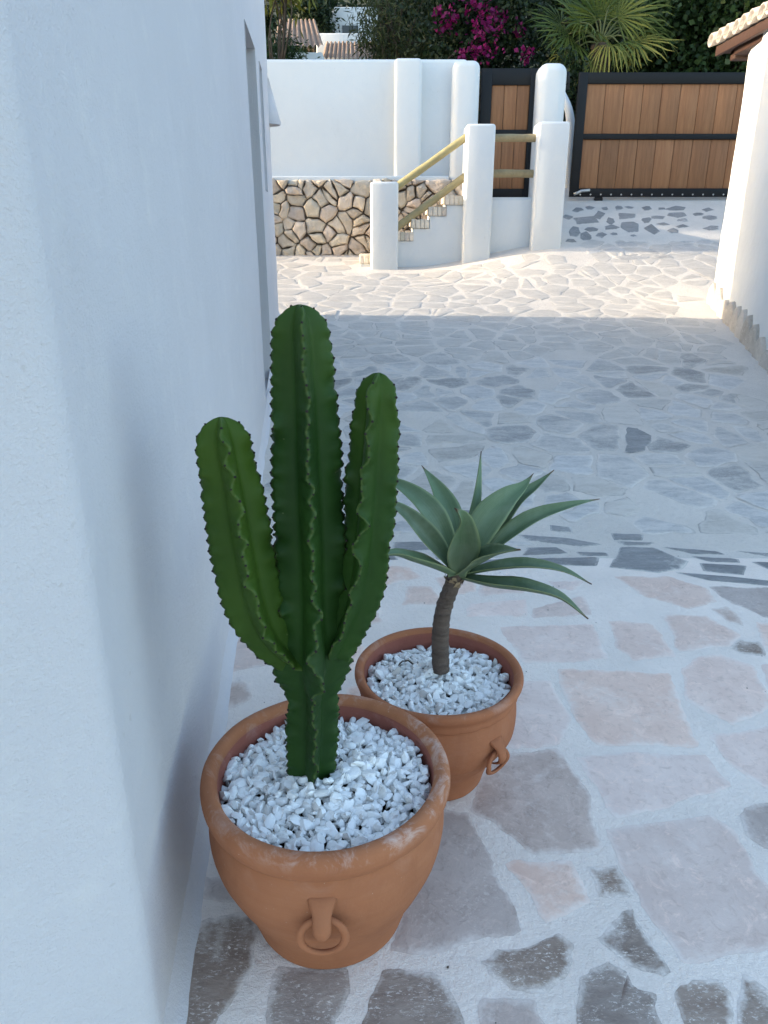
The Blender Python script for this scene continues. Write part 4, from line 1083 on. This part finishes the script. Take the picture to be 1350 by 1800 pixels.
# --- agave
ag = tag(empty('agave', (P2.x, P2.y, 0.31)), 'grey-green agave rosette on a bare brown trunk in the smaller pot', 'agave')
YA2 = P2.y
def leaf(path, wmax, dys, curl=0.22, nb=(0.5, 0.7), shape='a', roll=0.0):
    n = 26; m = 9; L = len(path)
    ctr = catmull([P(u, v, YA2 + dys[i]) for i, (u, v) in enumerate(path)], n)
    pxa = 2.0 / 1300; W_ = wmax * pxa * 0.87; vs = []; fs = []; ed = []; tn = []
    cum = [0.0]
    for a_, b_ in zip(ctr, ctr[1:]): cum.append(cum[-1] + (b_ - a_).length)
    for i in range(n):
        t = cum[i] / cum[-1]; tg = (ctr[min(i + 1, n - 1)] - ctr[max(i - 1, 0)]).normalized()
        tocam = (Vector((0, 0, CAMH)) - ctr[i]).normalized()
        nn = Vector((0, 0, 1)) * nb[0] + Vector((0, -0.8, 0.6)) * nb[1]; nn = (nn - tg * nn.dot(tg)).normalized()
        sdv = tg.cross(nn).normalized()
        if roll:
            q = Matrix.Rotation(roll * (0.4 + 0.6 * t), 3, tg); nn = q @ nn; sdv = q @ sdv
        wv = lerp_tab([(0, 0.55), (0.12, 0.60), (0.3, 0.88), (0.42, 1.0), (0.52, 0.97), (0.64, 0.78), (0.76, 0.52), (0.87, 0.27), (0.95, 0.09), (1, 0.01)], t)
        for sgn in (1, -1):
            for k in range(m):
                a = (k / (m - 1)) * 2 - 1
                th = W_ * 0.085 * (1 - a * a) * (1 - t * 0.6) + 0.0006
                off = nn * (W_ * wv * 0.5 * curl * 2.6 * (abs(a) ** 1.5) + sgn * th)
                vs.append(ctr[i] + sdv * (a * W_ * wv * 0.5) + off)
                ed.append(abs(a)); tn.append(t)
    q = 2 * m
    for i in range(n - 1):
        for k in range(m - 1):
            fs.append((i * q + k, i * q + k + 1, (i + 1) * q + k + 1, (i + 1) * q + k))
            fs.append((i * q + m + k, (i + 1) * q + m + k, (i + 1) * q + m + k + 1, i * q + m + k + 1))
        fs.append((i * q, (i + 1) * q, (i + 1) * q + m, i * q + m)); fs.append((i * q + m - 1, i * q + q - 1, (i + 1) * q + q - 1, (i + 1) * q + m - 1))
    child('leaf', vs, fs, 'agave', ag, True, {'edge': ed, 'tone': tn})
leaf([(806, 1000), (822, 930), (836, 862), (846, 793)], 27, (0, 0.06, 0.11, 0.16), 0.3, (0.0, 1), 'a', 0.9)
leaf([(802, 1000), (793, 920), (774, 868), (741, 818)], 50, (0, 0.05, 0.10, 0.15), 0.25, (0.1, 1), 'a')
leaf([(800, 1000), (772, 925), (738, 880), (690, 848), (655, 850)], 47, (0, -0.0, 0.02, 0.05, 0.08), 0.22, (0.3, 0.9))
leaf([(798, 1004), (760, 955), (718, 908), (682, 884), (650, 880)], 42, (0, -0.05, -0.06, -0.06, -0.06), 0.25, (0.3, 0.9))
leaf([(812, 1000), (850, 925), (888, 880), (918, 856), (938, 832)], 62, (0, 0.02, 0.05, 0.08, 0.10), 0.25, (0.15, 0.9), 'a')
leaf([(816, 1000), (866, 935), (905, 885), (940, 858), (974, 826)], 46, (0, 0.05, 0.08, 0.11, 0.13), 0.35, (0.2, 0.9), 'a', -0.3)
leaf([(815, 1004), (872, 958), (935, 914), (1000, 890), (1054, 877)], 36, (0, 0.01, 0.02, 0.03, 0.05), 0.3, (0.6, 0.4), 'a', 0.25)
leaf([(806, 1012), (866, 1001), (930, 996), (990, 1004), (1040, 1027)], 31, (0, -0.05, -0.09, -0.12, -0.15), 0.3, (0.9, 0.25), 'a', 0.1)
leaf([(808, 1015), (866, 1030), (930, 1038), (985, 1052), (1034, 1088)], 36, (0, -0.08, -0.14, -0.18, -0.2), 0.35, (0.9, 0.2), 'a', 0.0)
leaf([(802, 1013), (765, 998), (725, 985), (690, 975), (640, 985)], 36, (0, -0.06, -0.10, -0.13, -0.16), 0.3, (0.9, 0.2))
leaf([(800, 1004), (782, 962), (762, 935), (735, 915)], 34, (0, 0.08, 0.14, 0.19), 0.25, (0.4, 0.8))
leaf([(808, 1000), (830, 955), (850, 930), (880, 905)], 34, (0, 0.10, 0.16, 0.22), 0.25, (0.4, 0.8))
leaf([(806, 1010), (845, 988), (878, 972), (915, 966)], 46, (0, -0.07, -0.14, -0.20), 0.3, (0.5, 0.6), 'a', 0.2)
leaf([(803, 1008), (812, 960), (812, 915), (800, 893)], 62, (-0.01, -0.06, -0.11, -0.16), 0.28, (0.0, 1))
tp = catmull([P(775, 1178, YA2), P(774, 1120, YA2), P(780, 1070, YA2), P(798, 1020, YA2), P(804, 1000, YA2)], 46)
v, f = tube_vf(tp, [0.0245 + 0.0008 * math.sin(i * 2.4) + 0.002 * noise.noise(Vector((i * .9, 0, 0))) - 0.004 * sst(0, 45, i) for i in range(46)], 18)
child('trunk', v, f, 'agave_trunk', ag, True)
top = P(799, 1022, YA2)
for k in range(18):
    a = 6.283 * k / 18 + rng.uniform(-.1, .1); d = Vector((math.cos(a), math.sin(a), 0)); t_ = Vector((-math.sin(a), math.cos(a), 0)); w = rng.uniform(.006, .012)
    b = top + d * 0.019 + Vector((0, 0, rng.uniform(-.012, .006))); e = b + d * rng.uniform(.004, .012) + Vector((0, 0, rng.uniform(.008, .022)))
    child('dry_scale', [b - t_ * w, b + t_ * w, e + t_ * w * .5, e - t_ * w * .4], [(0, 1, 2, 3)], 'dryleaf', ag)
# dry twig lying on the pebbles of the small pot
v, f = tube_vf([P2 + Vector((-.115, .055, .328)), P2 + Vector((-.10, .065, .338)), P2 + Vector((-.083, .062, .341)), P2 + Vector((-.068, .052, .334))], 0.0022, 6)
tag(mesh_obj('twig', v, f, 'bark'), 'thin dark twig lying on the pebbles left of the agave trunk', 'twig')

# crumbs of leaf and soil on the paving
VS = []; FS = []
for k in range(46):
    x, y = (rng.uniform(-.3, 1.5), rng.uniform(1.0, 3.4)) if k < 34 else (house_x(1.6) + rng.uniform(.02, .1), rng.uniform(1.1, 2.2))
    r_ = rng.uniform(.0015, .005); o_ = len(VS); a0 = rng.uniform(0, 6.28); z = TZ(x, y) + .003
    for q in range(5): VS.append((x + r_ * math.cos(a0 + q * 1.256) * rng.uniform(.4, 1.2), y + r_ * math.sin(a0 + q * 1.256) * rng.uniform(.4, 1.2), z + rng.uniform(0, .0015)))
    VS.append((x, y, z + .0025)); FS += [(o_ + q, o_ + (q + 1) % 5, o_ + 5) for q in range(5)]
tag(mesh_obj('leaf_litter', VS, FS, 'bark'), 'tiny dark crumbs of dry leaf scattered on the terrace', 'litter', kind='stuff')

# ================================================================== GARDEN BEHIND THE WALLS
def leaf_cloud(name, centres, n, spread, size, aspect, mat, parent, seed, droop=0.0):
    rs = np.random.RandomState(seed); cs = np.array(centres); idx = rs.randint(len(cs), size=n)
    pos = cs[idx, :3] + rs.normal(size=(n, 3)) * cs[idx, 3:4] * spread
    d = rs.normal(size=(n, 3)); d[:, 2] -= droop; d /= np.linalg.norm(d, axis=1)[:, None]
    s = np.cross(d, rs.normal(size=(n, 3))); s /= np.linalg.norm(s, axis=1)[:, None]
    nr = np.cross(d, s)
    l = size * rs.uniform(0.6, 1.3, n)[:, None]; w = l * aspect
    V = np.stack([pos, pos + d * l * 0.5 + s * w * 0.5 + nr * w * 0.18, pos + d * l, pos + d * l * 0.5 - s * w * 0.5 + nr * w * 0.18], 1).reshape(-1, 3)
    off = np.array(parent.location); F = np.arange(len(V)).reshape(-1, 4)
    return tri_mesh(name, V - off, F, mat, parent)
def clumps(cx, cy, cz, rx, ry, rz, n, seed, r0=0.35, r1=0.7):
    rs = np.random.RandomState(seed); out = []
    while len(out) < n:
        p = rs.uniform(-1, 1, 3); q = (p ** 2).sum()
        if q > 1 or (q < 0.25 and rs.rand() < 0.6): continue
        out.append((cx + p[0] * rx, cy + p[1] * ry, cz + p[2] * rz, rs.uniform(r0, r1)))
    return out
def limbs(parent, base, top, r_, ends, seed):
    rr = random.Random(seed); VS = []; FS = []
    def add(pts, rad):
        v, f = tube_vf(pts, rad, 7); o = len(VS); VS.extend(v); FS.extend([tuple(i + o for i in q) for q in f])
    base = Vector(base); top = Vector(top)
    add(catmull([base, base.lerp(top, .5) + Vector((rr.uniform(-.1, .1), rr.uniform(-.1, .1), 0)), top], 8), [r_ * (1 - .5 * i / 7) for i in range(8)])
    for e in ends:
        s = base.lerp(top, rr.uniform(.45, 1)); e = Vector(e[:3]); mid = s.lerp(e, .5) + Vector((rr.uniform(-.2, .2), rr.uniform(-.2, .2), .15))
        add(catmull([s, mid, e], 7), [r_ * .45 * (1 - .75 * i / 6) for i in range(7)])
    child('trunk', VS, FS, 'bark', parent, True)
def tree(name, label, base, cen, rad, nc, nl, size, aspect, mat, seed, cat='tree', group='trees behind the walls', r_=0.14, droop=0.2, spread=0.55):
    t = tag(empty(name, base), label, cat, group)
    cl = clumps(*cen, *rad, nc, seed)
    limbs(t, base, (cen[0], cen[1], cen[2] - rad[2] * 0.3), r_, cl[::max(1, nc // 16)], seed)
    leaf_cloud('crown', cl, nl, spread, size, aspect, mat, t, seed, droop); return t
def gz(x, y): return far_ground(x, y)
# tall dark trees that close the view
BK = [(-6.5, 33, 7.5, 3.6, 4.2), (-1.0, 34, 8.5, 3.8, 4.6), (4.2, 33, 8.2, 3.8, 4.8), (9.0, 32, 8.5, 3.8, 5.0), (13.5, 33, 8.0, 3.6, 4.6)]
wh = ['behind the tiled roof at far left', 'behind the white neighbour house', 'behind the bougainvillea', 'behind the fan palm', 'behind the tiled eaves at right']
for i, (x, y, z, rx, rz) in enumerate(BK):
    tree('evergreen_tree', 'tall dark evergreen tree ' + wh[i], (x, y, gz(x, y) - .1), (x, y, z), (rx, 2.2, rz), 70, 16000, 0.26, 0.45, 'leaf_dark', 40 + i)
# olive-like tree with thin bare branches
def at(u, v, Y): p = P(u, v, Y); return (p.x, p.y, p.z)
c = at(690, 35, 14.6); tree('oleander_tree', 'loose tree with narrow grey-green leaves and thin branches above the white wall', (c[0], 14.6, gz(c[0], 14.6) - .1), (c[0] + .1, c[1], c[2]), (0.75, 0.8, 0.9), 44, 4200, 0.15, 0.15, 'leaf_olive', 61, r_=0.05, droop=0.7, spread=0.28)
c = at(730, 30, 16.5); tree('garden_tree', 'dark leafy tree just right of the loose grey-green one', (c[0], 16.5, gz(c[0], 16.5) - .1), (c[0] + .1, c[1], c[2] - .2), (0.65, .8, 1.5), 40, 11000, 0.13, 0.4, 'leaf_dark', 62, r_=0.08, spread=0.4)
c = at(500, 80, 15.5); tree('garden_shrub', 'dark fine-leaved shrub in front of the tiled roof', (c[0], 15.5, gz(c[0], 15.5) - .1), (c[0] - .05, c[1], c[2] - .55), (0.25, .3, 0.55), 22, 3800, 0.09, 0.3, 'leaf_mid', 63, 'shrub', r_=0.04, spread=0.3)
c = at(512, 0, 14.0); tree('garden_tree', 'tree with yellowish drooping leaves at the top beside the house', (c[0] - .5, 14.0, gz(c[0], 14) - .1), (c[0] - .05, c[1], c[2] + .35), (0.3, .4, 0.25), 12, 700, 0.20, 0.22, 'leaf_yellow', 64, r_=0.04, droop=1.2, spread=0.3)
c = at(555, 15, 26.5); tree('garden_tree', 'dark tree between the tiled roof and the white upper wall', (c[0], 26.5, gz(c[0], 26.5) - .1), (c[0] - .1, c[1], c[2] - .1), (0.45, .6, 0.8), 24, 5000, 0.15, 0.4, 'leaf_dark', 65, r_=0.08, spread=0.35)
# bougainvillea
b_c = at(850, 45, 13.6)
bg = tag(empty('bougainvillea', (b_c[0], 13.6, gz(b_c[0], 13.6) - .1)), 'bougainvillea with magenta flowers behind the small gate', 'bougainvillea')
cl = clumps(b_c[0], 13.7, b_c[2] - .5, 0.95, 0.7, 1.5, 55, 71, .25, .5)
limbs(bg, bg.location, (b_c[0], 13.7, b_c[2] - .6), 0.06, cl[::4], 71)
leaf_cloud('crown', cl, 15000, 0.55, 0.085, 0.6, 'leaf_dark', bg, 72, .3)
fl = [at(u, v, Y) + (s,) for (u, v, Y, s) in ((835, 20, 12.95, .16), (850, 40, 12.9, .2), (868, 55, 12.9, .16), (845, 62, 12.85, .15), (862, 92, 12.85, .13), (856, 25, 13, .14), (785, 45, 13.1, .13), (790, 30, 13.1, .1), (812, 98, 12.95, .1), (832, 90, 12.9, .09), (925, 100, 12.9, .1), (912, 50, 13.1, .08), (828, 5, 13, .12), (770, 20, 13.2, .07), (880, 30, 13, .08))]
leaf_cloud('blossom', fl, 480, 0.62, 0.07, 0.85, 'bract', bg, 73)
# ivy-covered trees on the right
c = at(1225, 60, 14.2); t = tree('ivy_tree', 'dense ivy-green tree behind the right half of the sliding gate', (c[0], 14.2, gz(c[0], 14.2) - .1), (c[0] + .4, c[1], c[2] - .3), (1.55, .9, 1.7), 90, 26000, 0.095, 0.75, 'leaf_mid', 81, r_=0.12)
c = at(1000, 30, 15.6); tree('garden_tree', 'dark tree directly behind the fan palm', (c[0], 15.6, gz(c[0], 15.6) - .1), (c[0] + .5, c[1], c[2] - .6), (1.5, .8, 1.9), 70, 17000, 0.12, 0.5, 'leaf_dark', 82)
c = at(1340, 20, 13.0); tree('ivy_tree', 'dense ivy-green tree rising above the tiled eaves', (c[0] + .3, 13.4, gz(c[0], 13.4) - .1), (c[0] + .5, 13.4, c[2] - .2), (1.1, .8, 1.6), 60, 15000, 0.09, 0.75, 'leaf_mid', 83, r_=0.12)
# fan palm
pc = Vector(at(1056, 78, 13.0))
pm = tag(empty('fan_palm', (pc.x, pc.y, gz(pc.x, pc.y) - .1)), 'fan palm with spiky leaves rising behind the sliding gate', 'palm')
tb = Vector(pm.location)
v, f = tube_vf(catmull([tb, tb.lerp(pc, .5) + Vector((.05, 0, 0)), pc], 16), [0.15 + .015 * math.sin(i * 2.1) for i in range(16)], 14); child('trunk', v, f, 'bark', pm, True)
def fan(hub, rad, outv, mat, seed, spanr=R(115), droop=0.25, nseg=30):
    rr = random.Random(seed); outv = outv.normalized()
    v, f = tube_vf(catmull([pc, pc.lerp(hub, .5) + Vector((0, 0, .10)), hub], 9), [0.016 - .006 * i / 8 for i in range(9)], 6); pet = child('petiole', v, f, 'petiole', pm, True)
    nrm = Vector((0, 0, 1)) * .8 + Vector((0, -1, 0)) * .65; nrm = (nrm - outv * nrm.dot(outv)).normalized(); sdv = outv.cross(nrm)
    VS = []; FS = []
    for k in range(nseg):
        a = -spanr + 2 * spanr * k / (nseg - 1); d = outv * math.cos(a) + sdv * math.sin(a); s_ = (-outv * math.sin(a) + sdv * math.cos(a))
        L = rad * (0.72 + 0.28 * math.cos(a * .75)) * rr.uniform(.9, 1.08); w = 2 * spanr / nseg * 0.56
        o = len(VS); st_ = [0.0, 0.35, 0.6, 0.8, 1.0]; fold = 1 if k % 2 else -1
        for t in st_:
            ww = L * (w * t * 0.5 if t <= .6 else w * .6 * .5 * (1 - (t - .6) / .4) + .002)
            sag = Vector((0, 0, -1)) * (droop * L * t ** 2.6 * rr.uniform(.7, 1.4)) + nrm * (0.02 * fold * t)
            c = hub + d * (L * t) + sag
            VS += [c - s_ * ww, c + s_ * ww + nrm * ww * .6 * fold]
        for i in range(4): FS.append((o + 2 * i, o + 2 * i + 1, o + 2 * i + 3, o + 2 * i + 2))
    child('frond', VS, FS, mat, pm)
FN = [(985, 55, -.15, .62, 'palm', .2), (1010, 30, -.1, .62, 'palm', .12), (1052, 22, .05, .62, 'palm', .1), (1092, 18, 0, .62, 'palm', .1), (1112, 45, .2, .6, 'palm', .2),
      (1128, 72, -.25, .62, 'palm_y', .25), (1072, 78, -.4, .5, 'palm_y', .9), (986, 104, -.3, .42, 'palm_y', .55), (1034, 112, -.4, .40, 'palm_y', .5), (1040, 55, -.25, .5, 'palm', .35),
      (1095, 75, -.3, .5, 'palm', .5), (1000, 75, -.3, .55, 'palm', .4), (1030, 5, .15, .6, 'palm', .1), (1075, -8, .1, .6, 'palm', .1), (968, 30, .1, .55, 'palm', .2), (1120, 15, .15, .6, 'palm', .2), (1150, 40, .3, .5, 'palm', .3)]
for i, (u, v_, dy, rad, mt, dr) in enumerate(FN):
    h = P(u, v_, 13.0 + dy); h = pc + (h - pc) * 0.80
    fan(h, rad * 1.12, (h - pc) + Vector((0, -.12, 0)), mt, 100 + i, droop=dr)
# pale whitewashed trunk in the gap beside the sliding gate
tw = catmull([at(1002, 400, 12.0), at(999, 300, 12.0), at(1003, 235, 12.0), at(1000, 195, 12.0), at(988, 165, 12.1)], 18)
v, f = tube_vf(tw, [0.085 - .002 * i for i in range(18)], 12)
pt_ = tag(empty('whitewashed_tree', tuple(tw[0])), 'pale whitewashed trunk in the gap beside the sliding gate', 'tree'); child('trunk', v, f, 'plaster_far', pt_, True)
leaf_cloud('crown', clumps(tw[-1].x + .1, 12.6, tw[-1].z + .25, .35, .35, .3, 10, 91, .15, .25), 1500, .5, .08, .5, 'leaf_dark', pt_, 91)
# trees left of the drive, beyond the house: they shade the boundary wall and the gate
for i, (x, y, z, rx, ry, rz) in enumerate([(-8.5, 14.2, 6.0, 2.4, 2.9, 4.0), (-9.5, 20, 7.0, 2.6, 3.2, 4.6), (-14, 12.9, 8.0, 2.6, 2.2, 4.2)]):
    tree('garden_tree', ['large dark tree beyond the far end of the house', 'second large dark tree farther beyond the house', 'third large dark tree far left of the house'][i], (x, y, gz(x, y) - .1), (x, y, z), (rx, ry, rz), 80, 14000, 0.30, 0.5, 'leaf_dark', 110 + i)

# neighbour's house with tiled roofs
nb = tag(empty('neighbour_house', (-2.2, 24, 2.3)), 'white neighbour house with weathered tiled roofs beyond the wall', 'house')
def corrugated(name, a, b, c, d, nw, amp, parent):
    """a-b along the eaves, d-c along the ridge; rolls run up the slope"""
    a, b, c, d = map(Vector, (a, b, c, d)); nn = (b - a).cross(d - a).normalized(); vs = []; fs = []; nx = nw * 6; ny = 10
    if nn.z < 0: nn = -nn
    for j in range(ny + 1):
        for i in range(nx + 1):
            p = a.lerp(b, i / nx).lerp(d.lerp(c, i / nx), j / ny)
            vs.append(p + nn * (amp * abs(math.sin(math.pi * i / 6)) - .02 * (j % 2) + .01 * noise.noise(p * 4)))
    for j in range(ny):
        for i in range(nx): q = j * (nx + 1) + i; fs.append((q, q + 1, q + nx + 2, q + nx + 1))
    return tag(child(name, vs, fs, 'rooftile_far', parent, True), None)
corrugated('roof', at(478, 86, 21.0), at(570, 84, 21.5), at(555, 38, 24.5), at(490, 38, 24.5), 9, .07, nb)
q0, q1 = at(480, 88, 21.4), at(566, 86, 21.4); box('wall', q0[0], q1[0], 21.4, 24.5, 1.8, q0[2] - .05, 'plaster_far', nb)
corrugated('roof', at(566, 106, 22), at(668, 106, 22), at(662, 77, 25), at(572, 77, 25), 13, .07, nb)
q0, q1 = at(556, 77, 25.1), at(668, 58, 25.1); box('parapet', q0[0], q1[0], 25.1, 25.4, 1.8, q1[2], 'plaster_far', nb, .03)
q0, q1 = at(574, 60, 27), at(664, 12, 27); box('upper_wall', q0[0], q1[0], 27, 30, 1.8, q1[2], 'plaster_far', nb, .03)
box('window', q0[0] + .5, q0[0] + 1.0, 26.97, 27.02, q1[2] - 1.1, q1[2] - .5, 'glass', nb)
